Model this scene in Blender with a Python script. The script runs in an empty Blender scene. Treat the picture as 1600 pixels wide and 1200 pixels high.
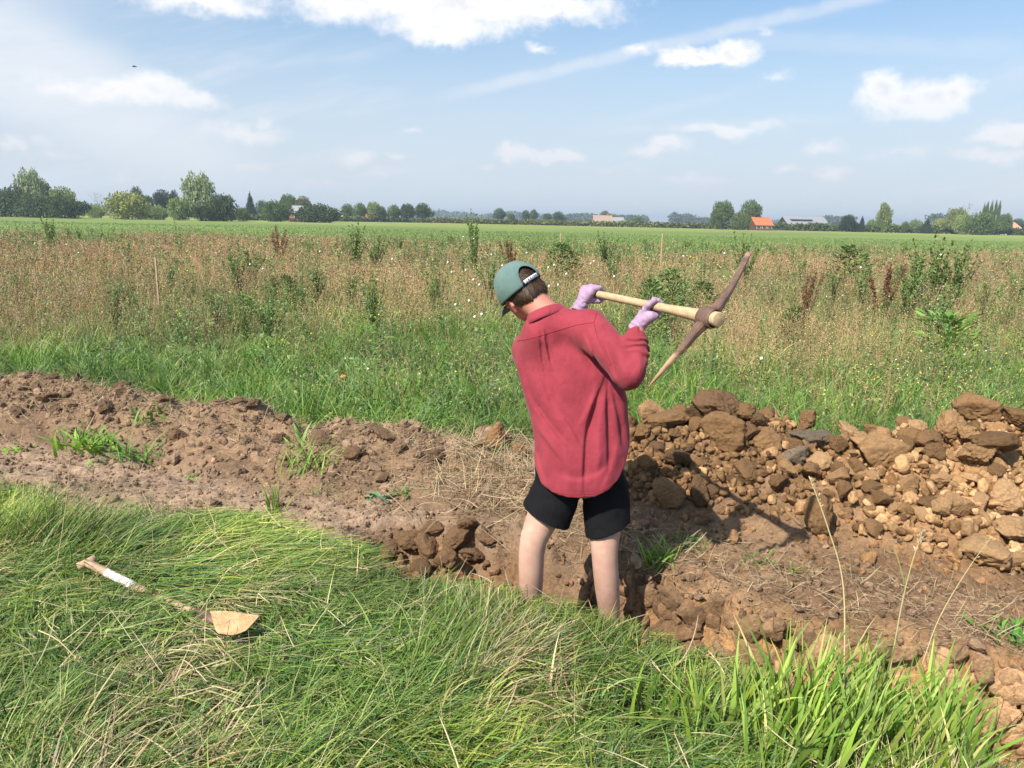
import bpy, bmesh, math, random
import numpy as np
from mathutils import Vector, Matrix

# ------------------------------------------------------------------ camera, sky, sun, exposure
S = bpy.context.scene
CAM_H = 1.55
PITCH = math.radians(12.05)
ROLL = math.radians(1.18)
FPX = 1202.0
cam_d = bpy.data.cameras.new('camera'); cam = bpy.data.objects.new('camera', cam_d)
S.collection.objects.link(cam); S.camera = cam
_fw = Vector((0, math.cos(PITCH), -math.sin(PITCH))); _r0 = Vector((1, 0, 0)); _u0 = Vector((0, math.sin(PITCH), math.cos(PITCH)))
_rt = _r0*math.cos(ROLL) + _u0*math.sin(ROLL); _up = _u0*math.cos(ROLL) - _r0*math.sin(ROLL)
cam.matrix_world = Matrix(((_rt.x, _up.x, -_fw.x, 0), (_rt.y, _up.y, -_fw.y, 0), (_rt.z, _up.z, -_fw.z, CAM_H), (0, 0, 0, 1)))
cam_d.sensor_width = 36; cam_d.lens = 36*FPX/1600; cam_d.clip_start = 0.05; cam_d.clip_end = 20000

def ray(px, py):
    return _fw + _rt*((px-800)/FPX) + _up*((600-py)/FPX)
def atY(px, py, Y):
    d = ray(px, py); return Vector((0, 0, CAM_H)) + d*(Y/d.y)
def atZ(px, py, z=0.0):
    d = ray(px, py); return Vector((0, 0, CAM_H)) + d*((z-CAM_H)/d.z)

SUN_AZ = math.atan2(-0.64, -0.77)      # direction towards the sun, from +Y clockwise
SUN_EL = math.radians(45)
sun_dir = Vector((math.sin(SUN_AZ)*math.cos(SUN_EL), math.cos(SUN_AZ)*math.cos(SUN_EL), math.sin(SUN_EL)))
sl = bpy.data.lights.new('sun', 'SUN'); so = bpy.data.objects.new('sun', sl); S.collection.objects.link(so)
sl.energy = 4.7; sl.angle = math.radians(0.6); sl.color = (1.0, 0.935, 0.83)
so.rotation_euler = (-sun_dir).to_track_quat('-Z', 'Y').to_euler(); so.location = (-20, -14, 25)
S.view_settings.view_transform = 'Standard'; S.view_settings.look = 'None'
S.view_settings.exposure = 0.66; S.view_settings.gamma = 1.0
S.render.engine = 'CYCLES'
try:
    S.cycles.use_denoising = True; S.cycles.max_bounces = 6; S.cycles.transparent_max_bounces = 6
    S.cycles.diffuse_bounces = 3; S.cycles.glossy_bounces = 2; S.cycles.transmission_bounces = 3; S.cycles.volume_bounces = 0
except Exception: pass

class NT:
    """small helper around a node tree"""
    def __init__(s, t): s.t = t; t.nodes.clear()
    def n(s, typ, inp=None, **kw):
        nd = s.t.nodes.new(typ)
        for k, v in kw.items(): setattr(nd, k, v)
        for k, v in (inp or {}).items(): s.put(nd.inputs[k], v)
        return nd
    def put(s, sock, v):
        if isinstance(v, bpy.types.NodeSocket): s.t.links.new(v, sock)
        elif isinstance(v, bpy.types.Node): s.t.links.new(v.outputs[0], sock)
        else: sock.default_value = v
    def m(s, op, a, b=0.0, c=0.0, clamp=False):
        nd = s.n('ShaderNodeMath', {0: a, 1: b, 2: c}, operation=op); nd.use_clamp = clamp; return nd.outputs[0]
    def v(s, op, a, b=(0, 0, 0), out=0):
        nd = s.n('ShaderNodeVectorMath', {0: a, 1: b}, operation=op); return nd.outputs[out]
    def ss(s, x, lo, hi, a=0.0, b=1.0):
        return s.n('ShaderNodeMapRange', {'Value': x, 'From Min': lo, 'From Max': hi, 'To Min': a, 'To Max': b}, interpolation_type='SMOOTHSTEP').outputs[0]
    def mix(s, f, a, b, blend='MIX'):
        nd = s.n('ShaderNodeMix', data_type='RGBA', blend_type=blend)
        s.put(nd.inputs[0], f); s.put(nd.inputs[6], a); s.put(nd.inputs[7], b); return nd.outputs[2]
    def noise(s, vec, scale, detail=4, rough=0.55, out=0, **kw):
        nd = s.n('ShaderNodeTexNoise', {'Vector': vec, 'Scale': scale, 'Detail': detail, 'Roughness': rough}, **kw); return nd.outputs[out]

W = bpy.data.worlds.new('World'); S.world = W; W.use_nodes = True
def build_sky():
    N = NT(W.node_tree)
    sky = N.n('ShaderNodeTexSky', sky_type='NISHITA', sun_disc=False, sun_elevation=SUN_EL, sun_rotation=SUN_AZ,
              air_density=1.1, dust_density=1.6, ozone_density=2.2, altitude=0)
    d = N.n('ShaderNodeTexCoord').outputs['Generated']
    sep = N.n('ShaderNodeSeparateXYZ', {0: d})
    az = N.m('ARCTAN2', sep.outputs[0], sep.outputs[1]); el = N.m('ARCSINE', sep.outputs[2])
    uv = N.n('ShaderNodeCombineXYZ', {0: az, 1: el, 2: 0.0}).outputs[0]
    base = N.mix(1.0, sky.outputs[0], (.71, .96, 1.10, 1), 'MULTIPLY')
    # thin haze layer low over the horizon and to the left
    low = N.ss(el, 0.0, 0.36, 0.92, 0.0)
    left = N.ss(az, -0.72, 0.10, 0.95, 0.0)
    cn = N.noise(N.v('MULTIPLY', uv, (1.6, 4.0, 1)), 1.7, 3, 0.6)
    veil = N.m('MAXIMUM', low, N.m('MULTIPLY', left, N.ss(cn, 0.3, 0.7, 0.6, 1.0)))
    base = N.mix(veil, base, (4.75, 5.2, 5.85, 1))
    # cirrus: streaky veil stretched along the contrail direction
    rot = N.n('ShaderNodeVectorRotate', {'Vector': uv, 'Angle': -0.30}, rotation_type='Z_AXIS').outputs[0]
    ci = N.noise(N.v('MULTIPLY', rot, (1.2, 9.0, 1)), 2.2, 5, 0.62)
    ci2 = N.noise(uv, 2.3, 3, 0.5)
    cirrus = N.m('MULTIPLY', N.ss(ci, 0.44, 0.74), N.ss(ci2, 0.38, 0.66, 0.0, 0.75))
    def soft(px, py, wx, wy, ang=0.0):
        c = ray(px, py).normalized(); u0 = math.atan2(c.x, c.y); v0 = math.asin(c.z)
        q = N.v('SUBTRACT', uv, (u0, v0, 0))
        if ang: q = N.n('ShaderNodeVectorRotate', {'Vector': q, 'Angle': ang}, rotation_type='Z_AXIS').outputs[0]
        return N.v('LENGTH', N.v('MULTIPLY', q, (FPX*0.93/wx, FPX*0.93/wy, 0)), out=1)
    wsp = N.noise(N.v('MULTIPLY', rot, (3, 14, 1)), 1.6, 5, 0.65)
    wedge = N.m('MULTIPLY', N.ss(soft(30, 95, 330, 85, 0.42), 0.3, 1.1, 1.0, 0.0), N.ss(wsp, 0.2, 0.65, 0.5, 1.0))
    cirrus = N.m('MAXIMUM', cirrus, wedge)
    # contrails along great circles
    wn_ = N.noise(uv, 22, 4, 0.6); wob0 = N.m('MULTIPLY', N.m('SUBTRACT', wn_, 0.5), 0.012); wst = N.ss(wn_, 0.2, 0.55, 0.55, 1.0)
    for (a, b, wd, st, l0, l1) in (((690, 152), (1340, 0), 0.0075, 0.62, 640, 1500), ((850, 210), (1345, 182), 0.006, 0.25, 850, 1400),
                                   ((1000, 55), (1600, 78), 0.011, 0.28, 1050, 1700), ((900, 207), (1200, 130), 0.007, 0.18, 850, 1250)):
        ra, rb = ray(*a).normalized(), ray(*b).normalized(); nn = ra.cross(rb).normalized()
        dd = N.m('ABSOLUTE', N.m('ADD', N.v('DOT_PRODUCT', d, tuple(nn), out=1), wob0))
        lim0 = ray(l0, 100).normalized(); lim1 = ray(l1, 60).normalized()
        u0 = math.atan2(lim0.x, lim0.y); u1 = math.atan2(lim1.x, lim1.y)
        along = N.m('MULTIPLY', N.ss(az, u0, u0+0.12), N.ss(az, u1-0.1, u1, 1.0, 0.0))
        front = N.ss(sep.outputs[1], 0.0, 0.2)
        band = N.m('MULTIPLY', N.m('MULTIPLY', N.ss(dd, wd*0.2, wd*1.5, st, 0.0), along), N.m('MULTIPLY', front, wst))
        cirrus = N.m('MAXIMUM', cirrus, band)
    base = N.mix(N.m('MULTIPLY', cirrus, 0.75), base, (5.9, 6.1, 6.45, 1))
    # cumulus: ellipses in direction space, edges broken by noise
    warp = N.n('ShaderNodeTexNoise', {'Vector': N.v('MULTIPLY', uv, (1, 1.5, 1)), 'Scale': 16.0, 'Detail': 5.0, 'Roughness': 0.62})
    q = N.v('ADD', uv, N.v('MULTIPLY', N.v('SUBTRACT', warp.outputs[1], (0.5, 0.5, 0.5)), (0.062, 0.046, 0)))
    cl = [(190, 143, 66, 17, 1.0), (238, 136, 46, 25, 1.1), (292, 153, 48, 15, .9), (150, 150, 36, 10, .8), (100, 132, 50, 12, .6), (300, 158, 50, 13, .6), (380, 205, 66, 15, .75), (405, 187, 18, 8, .5), (560, 243, 42, 13, .75), (632, 245, 20, 9, .6),
          (806, 239, 38, 13, 1.0), (850, 244, 40, 10, .9), (886, 241, 30, 12, .9), (755, 262, 12, 6, .4), (1066, 89, 36, 14, 1.1), (1106, 88, 36, 13, 1.1), (1144, 83, 34, 18, 1.15), (1000, 74, 26, 9, .6), (1374, 146, 34, 26, 1.2), (1402, 160, 52, 22, 1.2), (1446, 156, 50, 28, 1.2), (1488, 148, 36, 24, 1.1), (1500, 145, 36, 12, .8), (1045, 228, 38, 14, .95), (1015, 238, 36, 11, .8), (1140, 202, 78, 11, .75),
          (1580, 205, 44, 15, 1.1), (1545, 212, 30, 10, .9), (1552, 240, 55, 10, .8), (1293, 225, 30, 10, .6), (1300, 268, 26, 12, .7), (1230, 264, 26, 8, .5), (10, 224, 18, 9, .7), (92, 243, 18, 8, .5),
          (390, 258, 34, 8, .5), (1075, 285, 55, 8, .4), (840, 72, 20, 8, .5), (1470, 295, 30, 7, .35), (645, 201, 18, 8, .5), (1215, 122, 22, 8, .3), (68, 222, 20, 7, .4), (590, 272, 60, 8, .3), (1195, 52, 14, 6, .4),
          (1400, 240, 60, 7, .3), (960, 262, 40, 7, .25), (500, 285, 60, 7, .25), (200, 280, 50, 7, .25),
          (310, 2, 100, 20, .9), (700, 8, 210, 34, 1.1), (690, 42, 110, 24, 1.1), (860, 16, 110, 26, 1.0), (530, 10, 90, 28, .85), (490, 22, 40, 20, .5), (720, -50, 330, 46, 1.2), (300, -45, 200, 30, .9)]
    acc = None; top = None
    for (px, py, wx, wy, st) in cl:
        c = ray(px, py).normalized(); u0 = math.atan2(c.x, c.y); v0 = math.asin(c.z)
        k = FPX*0.93
        r = N.v('MULTIPLY', N.v('SUBTRACT', q, (u0, v0, 0)), (k/wx/1.02, k/wy/1.02, 0))
        l = N.v('LENGTH', r, out=1)
        msk = N.m('MULTIPLY_ADD', l, -st*1.0, st)          # st*(1-l)
        acc = msk if acc is None else N.m('MAXIMUM', acc, msk)
    fine = N.noise(uv, 55, 4, 0.65)
    dens = N.m('ADD', acc, N.m('MULTIPLY', N.m('SUBTRACT', fine, 0.5), 0.75))
    alpha = N.ss(dens, -0.12, 0.72)
    warp2 = N.noise(N.v('ADD', N.v('MULTIPLY', uv, (1, 1.6, 1)), (0.01, -0.02, 0)), 22, 4, 0.6)
    shade = N.ss(N.m('ADD', N.m('MULTIPLY', dens, 0.7), N.m('MULTIPLY', warp2, 0.7)), 0.78, 1.45)
    ccol = N.mix(shade, (7.0, 6.95, 7.0, 1), (5.3, 5.4, 5.85, 1))
    hi = N.ss(el, 0.05, 0.2, 0.55, 1.0)
    ccol2 = N.mix(N.ss(el, 0.03, 0.16), (6.4, 6.0, 6.2, 1), ccol)
    col = N.mix(N.m('MULTIPLY', alpha, hi), base, ccol2)
    bg = N.n('ShaderNodeBackground', {0: col, 1: 0.098})
    N.n('ShaderNodeOutputWorld', {0: bg})
build_sky()

# ------------------------------------------------------------------ numpy noise and mesh helpers
rng = np.random.default_rng(7)
_perm = np.concatenate([np.random.default_rng(3).permutation(256)]*2).astype(np.int64)
_val = np.random.default_rng(4).random(256)*2-1
def vnoise(x, y, z=None, seed=0):
    x = np.asarray(x, float)+seed*17.31; y = np.asarray(y, float)+seed*9.77
    xi = np.floor(x).astype(np.int64); yi = np.floor(y).astype(np.int64)
    fx = x-xi; fy = y-yi; fx = fx*fx*(3-2*fx); fy = fy*fy*(3-2*fy)
    if z is None:
        h = lambda a, b: _val[_perm[(_perm[a & 255]+b) & 255]]
        return (h(xi, yi)*(1-fx)+h(xi+1, yi)*fx)*(1-fy)+(h(xi, yi+1)*(1-fx)+h(xi+1, yi+1)*fx)*fy
    z = np.asarray(z, float)+seed*5.13; zi = np.floor(z).astype(np.int64); fz = z-zi; fz = fz*fz*(3-2*fz)
    h = lambda a, b, c: _val[_perm[(_perm[(_perm[a & 255]+b) & 255]+c) & 255]]
    r = 0
    for dz, wz in ((0, 1-fz), (1, fz)):
        r = r+wz*((h(xi, yi, zi+dz)*(1-fx)+h(xi+1, yi, zi+dz)*fx)*(1-fy)+(h(xi, yi+1, zi+dz)*(1-fx)+h(xi+1, yi+1, zi+dz)*fx)*fy)
    return r
def fbm(x, y, z=None, o=4, seed=0, g=0.5):
    r = 0; a = 1.0; f = 1.0
    for i in range(o):
        r = r+a*vnoise(x*f, y*f, None if z is None else z*f, seed+i*3); a *= g; f *= 2.03
    return r
def sstep(x, a, b):
    t = np.clip((x-a)/(b-a), 0, 1); return t*t*(3-2*t)

def mesh_np(name, V, F, mat=None, col=None, smooth=True, parent=None, link=True):
    V = np.ascontiguousarray(V, np.float32); F = np.ascontiguousarray(F, np.int32)
    me = bpy.data.meshes.new(name); k = F.shape[1]
    me.vertices.add(len(V)); me.vertices.foreach_set('co', V.ravel())
    me.loops.add(F.size); me.loops.foreach_set('vertex_index', F.ravel())
    me.polygons.add(len(F)); me.polygons.foreach_set('loop_start', np.arange(0, F.size, k, dtype=np.int32))
    try: me.polygons.foreach_set('loop_total', np.full(len(F), k, np.int32))
    except Exception: pass
    if col is not None:
        a = me.color_attributes.new('Col', 'FLOAT_COLOR', 'POINT')
        c = np.ones((len(V), 4), np.float32); c[:, :3] = col; a.data.foreach_set('color', c.ravel())
    me.update(calc_edges=True)
    me.polygons.foreach_set('use_smooth', np.full(len(F), smooth)); me.update()
    if mat: me.materials.append(mat)
    o = bpy.data.objects.new(name, me)
    if link: S.collection.objects.link(o)
    if parent is not None: o.parent = parent
    return o
def tag(o, label=None, cat=None, group=None, kind=None):
    if label: o['label'] = label
    if cat: o['category'] = cat
    if group: o['group'] = group
    if kind: o['kind'] = kind
    return o
def empty(name, loc=(0, 0, 0)):
    o = bpy.data.objects.new(name, None); S.collection.objects.link(o); o.location = loc; o.empty_display_size = 0.1; return o
def reparent(o, p):
    """parent o to p keeping world coordinates (p has only a location)"""
    o.parent = p; o.matrix_parent_inverse = Matrix.Translation(-Vector(p.location))

def mat(name, base, rough=0.9, spec=0.2, build=None, transl=0.0):
    M = bpy.data.materials.new(name); M.use_nodes = True; N = NT(M.node_tree)
    p = N.n('ShaderNodeBsdfPrincipled', {'Roughness': rough, 'Specular IOR Level': spec})
    if base is not None: p.inputs['Base Color'].default_value = (*base, 1)
    if build: build(N, p)
    out = p.outputs[0]
    if transl > 0:
        t = N.n('ShaderNodeBsdfTranslucent')
        b = p.inputs['Base Color']
        if b.is_linked: N.put(t.inputs[0], N.mix(1.0, b.links[0].from_socket, (1.25, 1.3, 0.7, 1), 'MULTIPLY'))
        else: t.inputs[0].default_value = (base[0]*1.2, base[1]*1.3, base[2]*.7, 1)
        out = N.n('ShaderNodeMixShader', {0: transl, 1: p, 2: t}).outputs[0]
    N.n('ShaderNodeOutputMaterial', {0: out})
    return M
def attr_mat(name, rough=0.7, spec=0.25, transl=0.25):
    def b(N, p): N.put(p.inputs['Base Color'], N.n('ShaderNodeAttribute', attribute_name='Col').outputs[0])
    return mat(name, None, rough, spec, b, transl)
M_GRASS = attr_mat('grass_blade', 0.5, 0.35, 0.2)
M_DRY = attr_mat('dry_grass', 0.8, 0.15, 0.08)
M_LEAF = attr_mat('weed_leaf', 0.6, 0.25, 0.15)

def soil_build(N, p, sc=1.0, bump=1.0, use_attr=True):
    tc = N.n('ShaderNodeTexCoord').outputs['Object']
    base = N.n('ShaderNodeAttribute', attribute_name='Col').outputs[0] if use_attr else N.n('ShaderNodeObjectInfo').outputs['Color']
    n1 = N.noise(tc, 6*sc, 6, 0.65); n2 = N.noise(tc, 60*sc, 5, 0.7); n3 = N.noise(tc, 260*sc, 3, 0.7)
    k = N.m('ADD', N.m('MULTIPLY', N.ss(n1, 0.3, 0.7), 0.5), N.m('MULTIPLY', N.ss(n2, 0.3, 0.7), 0.7))
    c = N.mix(1.0, base, N.mix(N.m('MULTIPLY', k, 0.85), (0.55, 0.52, 0.5, 1), (1.38, 1.38, 1.4, 1)), 'MULTIPLY')
    sp = N.ss(n3, 0.66, 0.74)
    c = N.mix(N.m('MULTIPLY', sp, 0.45), c, (0.42, 0.36, 0.29, 1))
    N.put(p.inputs['Base Color'], c)
    h = N.m('ADD', N.m('MULTIPLY', n1, 0.5), N.m('ADD', N.m('MULTIPLY', n2, 0.35), N.m('MULTIPLY', n3, 0.09)))
    b = N.n('ShaderNodeBump', {'Strength': 1.0*bump, 'Distance': 0.03, 'Height': h}); N.put(p.inputs['Normal'], b)
M_GROUND = mat('ground_soil', None, 0.95, 0.1, lambda N, p: soil_build(N, p))
M_CLOD = mat('clod_earth', None, 0.93, 0.12, lambda N, p: soil_build(N, p, 1.3, 0.9, False))

# ------------------------------------------------------------------ ground
def lerp(x, xs, ys): return np.interp(x, xs, ys)
NE = ([-1.2, -0.8, -0.55, 0.0, 0.42, 0.74, 1.27, 1.6, 2.6, 3.5], [3.55, 3.40, 3.12, 2.90, 2.70, 2.46, 2.06, 1.84, 1.3, 0.9])      # near trench edge
FE = ([-1.2, -0.7, -0.3, 0.0, 0.19, 0.57, 0.9, 1.2, 1.5, 1.8, 2.6, 3.5], [3.60, 3.74, 3.80, 3.64, 3.46, 3.21, 2.96, 2.78, 2.68, 2.58, 2.36, 2.05])  # far edge
CR = ([-9, -5.2, -4.0, -2.9, -1.8, -1.2, -0.25, 0.5, 1.3, 1.7, 2.2, 3.1, 4.5, 8], [8.1, 6.5, 6.0, 5.65, 5.2, 4.85, 4.55, 4.5, 4.35, 4.2, 4.15, 4.3, 4.3, 4.4])   # ridge centre
RH = ([-9, -4, -2.9, -1.8, -1.2, -0.6, 0.3, 0.8, 1.3, 1.9, 2.5, 3.0, 4.5], [.20, .20, .21, .22, .21, .20, .23, .33, .38, .33, .38, .46, .46])   # ridge height
GE = ([-12, -5, -3.06, -2.3, -1.68, -1.17, -0.77, -0.6], [6.1, 4.9, 4.05, 3.76, 3.60, 3.46, 3.34, 3.17])      # near grass / bare soil edge on the left
def trench_mask(x, y):
    n = fbm(x*5, y*5, o=3, seed=5)*0.035
    ne = lerp(x, *NE)+n*0.8; fe = lerp(x, *FE)+fbm(x*7, y*3, o=3, seed=9)*0.05
    t = sstep(y-ne, -0.05, 0.06)*sstep(fe-y, -0.035, 0.04)*sstep(x, -0.85, -0.55)
    return t
def height(x, y):
    """the ground: flat field, trench, spoil ridge"""
    x = np.asarray(x, float); y = np.asarray(y, float)
    near = np.exp(-((np.maximum(0, y-12))/10.0)**2)*np.exp(-(np.maximum(0, np.abs(x)-8)/6.0)**2)
    h = 0.03*fbm(x*0.7, y*0.7, o=3, seed=1)*near
    cr = lerp(x, *CR); rh = lerp(x, *RH)
    d = y-cr
    wn = lerp(x, [-4, -1, 0.5, 1.5, 3], [.75, .75, .85, .95, 1.15]); wf = 0.5
    prof = np.where(d < 0, np.clip(1+d/wn, 0, 1), np.clip(1-d/wf, 0, 1)); prof = prof*prof*(3-2*prof)
    lump = fbm(x*4.2, y*4.2, o=4, seed=21); bil = 1-np.abs(fbm(x*6.5, y*6.5, o=3, seed=31))
    h = h + rh*prof*(0.85+0.28*lump) + 0.09*prof*(bil-0.55)
    soil = soil_zone(x, y)
    h = h + soil*(0.022*fbm(x*9, y*9, o=4, seed=41)+0.008*fbm(x*40, y*40, o=3, seed=45))
    t = trench_mask(x, y)
    depth = lerp(x, [-0.9, -0.3, 0.0, 0.3, 0.8, 1.5], [.16, .24, .33, .34, .36, .42])
    cracks = np.abs(fbm(x*11, y*9, o=3, seed=51))
    h = h*(1-t) + t*(-depth+0.05*fbm(x*8, y*8, o=4, seed=52)) + 0.0
    h = h + t*sstep(x, .3, .8)*0.0
    fe = lerp(x, *FE); db = y-fe
    bank = np.exp(-((db-0.0)/0.14)**2)*sstep(x, -0.4, 0.2)
    led = np.round((fbm(x*6, y*9, o=3, seed=61)+.5)*3.5)/3.5-.5; crk = np.minimum(np.abs(fbm(x*7, y*6, o=3, seed=64)), np.abs(fbm(x*9+4, y*4, o=2, seed=66)))
    h = h - bank*(0.05+0.10*led) - bank*0.13*np.clip(0.07-crk, 0, 1)/0.07
    return h
def soil_zone(x, y):
    """1 where the ground is bare earth"""
    ge = np.where(x < -0.6, lerp(x, *GE), lerp(x, *NE)) + 0.10*fbm(x*2.3, y*2.3, o=4, seed=71)*np.where(x < -0.4, 1, 0.35)
    cr = lerp(x, *CR) + 0.42 + 0.12*fbm(x*2.2, y*2.2, o=3, seed=72)
    return sstep(y-ge, -0.02, 0.05)*sstep(cr-y, -0.04, 0.06)
WEED_FAR = 30.0
def crop_edge(x): return 47+0.12*x
def build_ground():
    def axis(lo, a, b, hi, st, g):
        mid = list(np.arange(a, b, st)); l = []; s = st; v = a
        while v > lo: s *= g; v -= s; l.append(v)
        r = []; s = st; v = b
        while v < hi: v += s; r.append(v); s *= g
        return np.array(l[::-1]+mid+r)
    xs = axis(-2900, -4.6, 4.2, 2900, 0.02, 1.06); ys = axis(-40, 1.7, 6.6, 2900, 0.0175, 1.035)
    X, Y = np.meshgrid(xs, ys); Zh = height(X, Y)
    V = np.stack([X, Y, Zh], -1).reshape(-1, 3); nx, ny = len(xs), len(ys)
    i = np.arange(ny-1)[:, None]*nx+np.arange(nx-1)[None]; F = np.stack([i, i+1, i+1+nx, i+nx], -1).reshape(-1, 4)
    x, y, z = V.T
    def C(c): return np.array(c)[None]*np.ones((len(V), 1))
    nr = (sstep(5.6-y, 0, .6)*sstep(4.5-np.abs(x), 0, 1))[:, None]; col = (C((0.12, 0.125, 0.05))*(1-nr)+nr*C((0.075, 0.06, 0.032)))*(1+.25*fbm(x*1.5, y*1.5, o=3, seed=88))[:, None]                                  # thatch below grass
    soil = soil_zone(x, y)[:, None]
    dry = C((0.29, 0.205, 0.142)); spoil = C((0.235, 0.156, 0.097)); clay = C((0.40, 0.23, 0.105)); dark = C((0.17, 0.10, 0.053))
    cr = lerp(x, *CR); d = (y-cr)
    ridge = sstep(d, -0.9, -0.6)[:, None]
    s = dry*(1-ridge)+spoil*ridge
    right = sstep(x, -0.2, 0.5)[:, None]
    s = s*(1-right)+right*(dark*0.55+spoil*0.50)
    org = (sstep(x, 1.3, 2.4)*sstep(y, 2.9, 3.5))[:, None]; s = s*(1-0.7*org)+0.7*org*clay
    n = (0.5+0.5*fbm(x*3, y*3, o=4, seed=81))[:, None]; s = s*(0.75+0.5*np.clip(n, 0, 1))
    col = col*(1-soil)+s*soil
    t = trench_mask(x, y)[:, None]; fe = lerp(x, *FE)
    sub = (np.exp(-((y-fe+.03)/0.2)**2)*sstep(0.03-z, 0, 0.10)*sstep(x, 0.45, 0.9))[:, None]
    tr = dark*1.15+clay*0.25*np.clip(n, 0, 1)
    col = col*(1-t)+tr*t
    col = col*(1-sub)+clay*0.95*sub*(0.7+0.6*np.clip(n, 0, 1))
    crop = sstep(y-crop_edge(x)-1.5*fbm(x*0.3, y*0.3, o=3, seed=83), -1, 1)[:, None]
    cc = C((0.165, 0.235, 0.065))*(0.9+0.16*fbm(x*0.03, y*0.05, o=3, seed=84))[:, None]*(1+0.12*vnoise(y*0.9, x*0.02, seed=87))[:, None]
    cc = cc+(sstep(y, 90, 240)[:, None]*C((0.11, 0.085, 0.02)))
    col = col*(1-crop)+cc*crop
    far = sstep(y, 262, 300)[:, None]
    col = col*(1-far)+far*C((0.10, 0.12, 0.05))
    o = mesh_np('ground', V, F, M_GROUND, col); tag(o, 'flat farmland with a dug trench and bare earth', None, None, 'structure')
build_ground()
# ------------------------------------------------------------------ grass and weeds (uncountable ground cover)
def blades(P, L, az, a0, a1, w, base, tip, segs=5, k=1.3, floor=None, seed=0, wprof=None):
    """P roots, L lengths, az heading of the lean, a0/a1 angle from vertical at root/tip -> flat strips"""
    r = np.random.default_rng(seed); n = len(P)
    az = az[:, None]; t = np.linspace(0, 1, segs+1)[None]
    tm = (t[:, :-1]+t[:, 1:])/2
    a = a0[:, None]+(a1-a0)[:, None]*tm**k
    az2 = az+r.normal(0, .35, (n, 1))*tm
    st = (L/segs)[:, None]
    dx = np.sin(a)*np.cos(az2)*st; dy = np.sin(a)*np.sin(az2)*st; dz = np.cos(a)*st
    pts = np.zeros((n, segs+1, 3)); pts[:, 0] = P
    pts[:, 1:, 0] = P[:, None, 0]+np.cumsum(dx, 1); pts[:, 1:, 1] = P[:, None, 1]+np.cumsum(dy, 1); pts[:, 1:, 2] = P[:, None, 2]+np.cumsum(dz, 1)
    if floor is not None:
        pts[:, 1:, 2] = np.maximum(pts[:, 1:, 2], P[:, None, 2]+floor[:, None])
    fa = r.uniform(0, math.pi, (n, 1)); sx = np.cos(fa); sy = np.sin(fa)
    wp = np.array([1.0 if j == 0 else (1-(j/segs)**2.2) for j in range(segs+1)])[None] if wprof is None else np.array(wprof)[None]
    hw = (w/2)[:, None]*np.maximum(wp, 0.06)
    off = np.stack([sx*hw, sy*hw, np.zeros_like(hw)+0.25*hw], -1)
    V = np.stack([pts-off, pts+off], 2).reshape(-1, 3)
    b = (np.arange(n)*(2*(segs+1)))[:, None]+2*np.arange(segs)[None]
    F = np.stack([b, b+1, b+3, b+2], -1).reshape(-1, 4)
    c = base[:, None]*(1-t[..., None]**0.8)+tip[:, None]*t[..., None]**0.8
    c = np.repeat(c, 2, axis=1).reshape(-1, 3)
    return V, F, c
def flakes(P, sz, cols, seed=0, asp=0.5, up=0.4):
    """small leaf or seed faces with random directions"""
    r = np.random.default_rng(seed); n = len(P)
    d = r.normal(0, 1, (n, 3)); d[:, 2] += up; d /= np.linalg.norm(d, axis=1)[:, None]
    e = np.cross(d, r.normal(0, 1, (n, 3))); e /= np.linalg.norm(e, axis=1)[:, None]
    d = d*sz[:, None]; e = e*(sz*asp)[:, None]
    V = np.stack([P, P+d*.5+e*.5, P+d, P+d*.5-e*.5], 1).reshape(-1, 3)
    F = np.arange(4*n).reshape(-1, 4)
    return V, F, np.repeat(cols, 4, axis=0)
def merge(parts):
    V = []; F = []; C = []; o = 0
    for v, f, c in parts:
        V.append(v); F.append(f+o); C.append(c); o += len(v)
    return np.concatenate(V), np.concatenate(F), np.concatenate(C)
def pal(n, cols, wts, seed, jit=0.18):
    r = np.random.default_rng(seed); cols = np.array(cols); w = np.array(wts, float); w /= w.sum()
    i = r.choice(len(cols), n, p=w); c = cols[i]*(1+r.normal(0, jit, (n, 1))); c += r.normal(0, .012, (n, 3)); return np.clip(c, .01, .9)

G1 = (0.165, 0.245, 0.042); G2 = (0.245, 0.325, 0.062); G3 = (0.09, 0.155, 0.03); GY = (0.40, 0.405, 0.12); ST = (0.46, 0.38, 0.20); GB = (0.10, 0.20, 0.06)
def root_z(x, y): return height(x, y)-0.01

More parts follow.
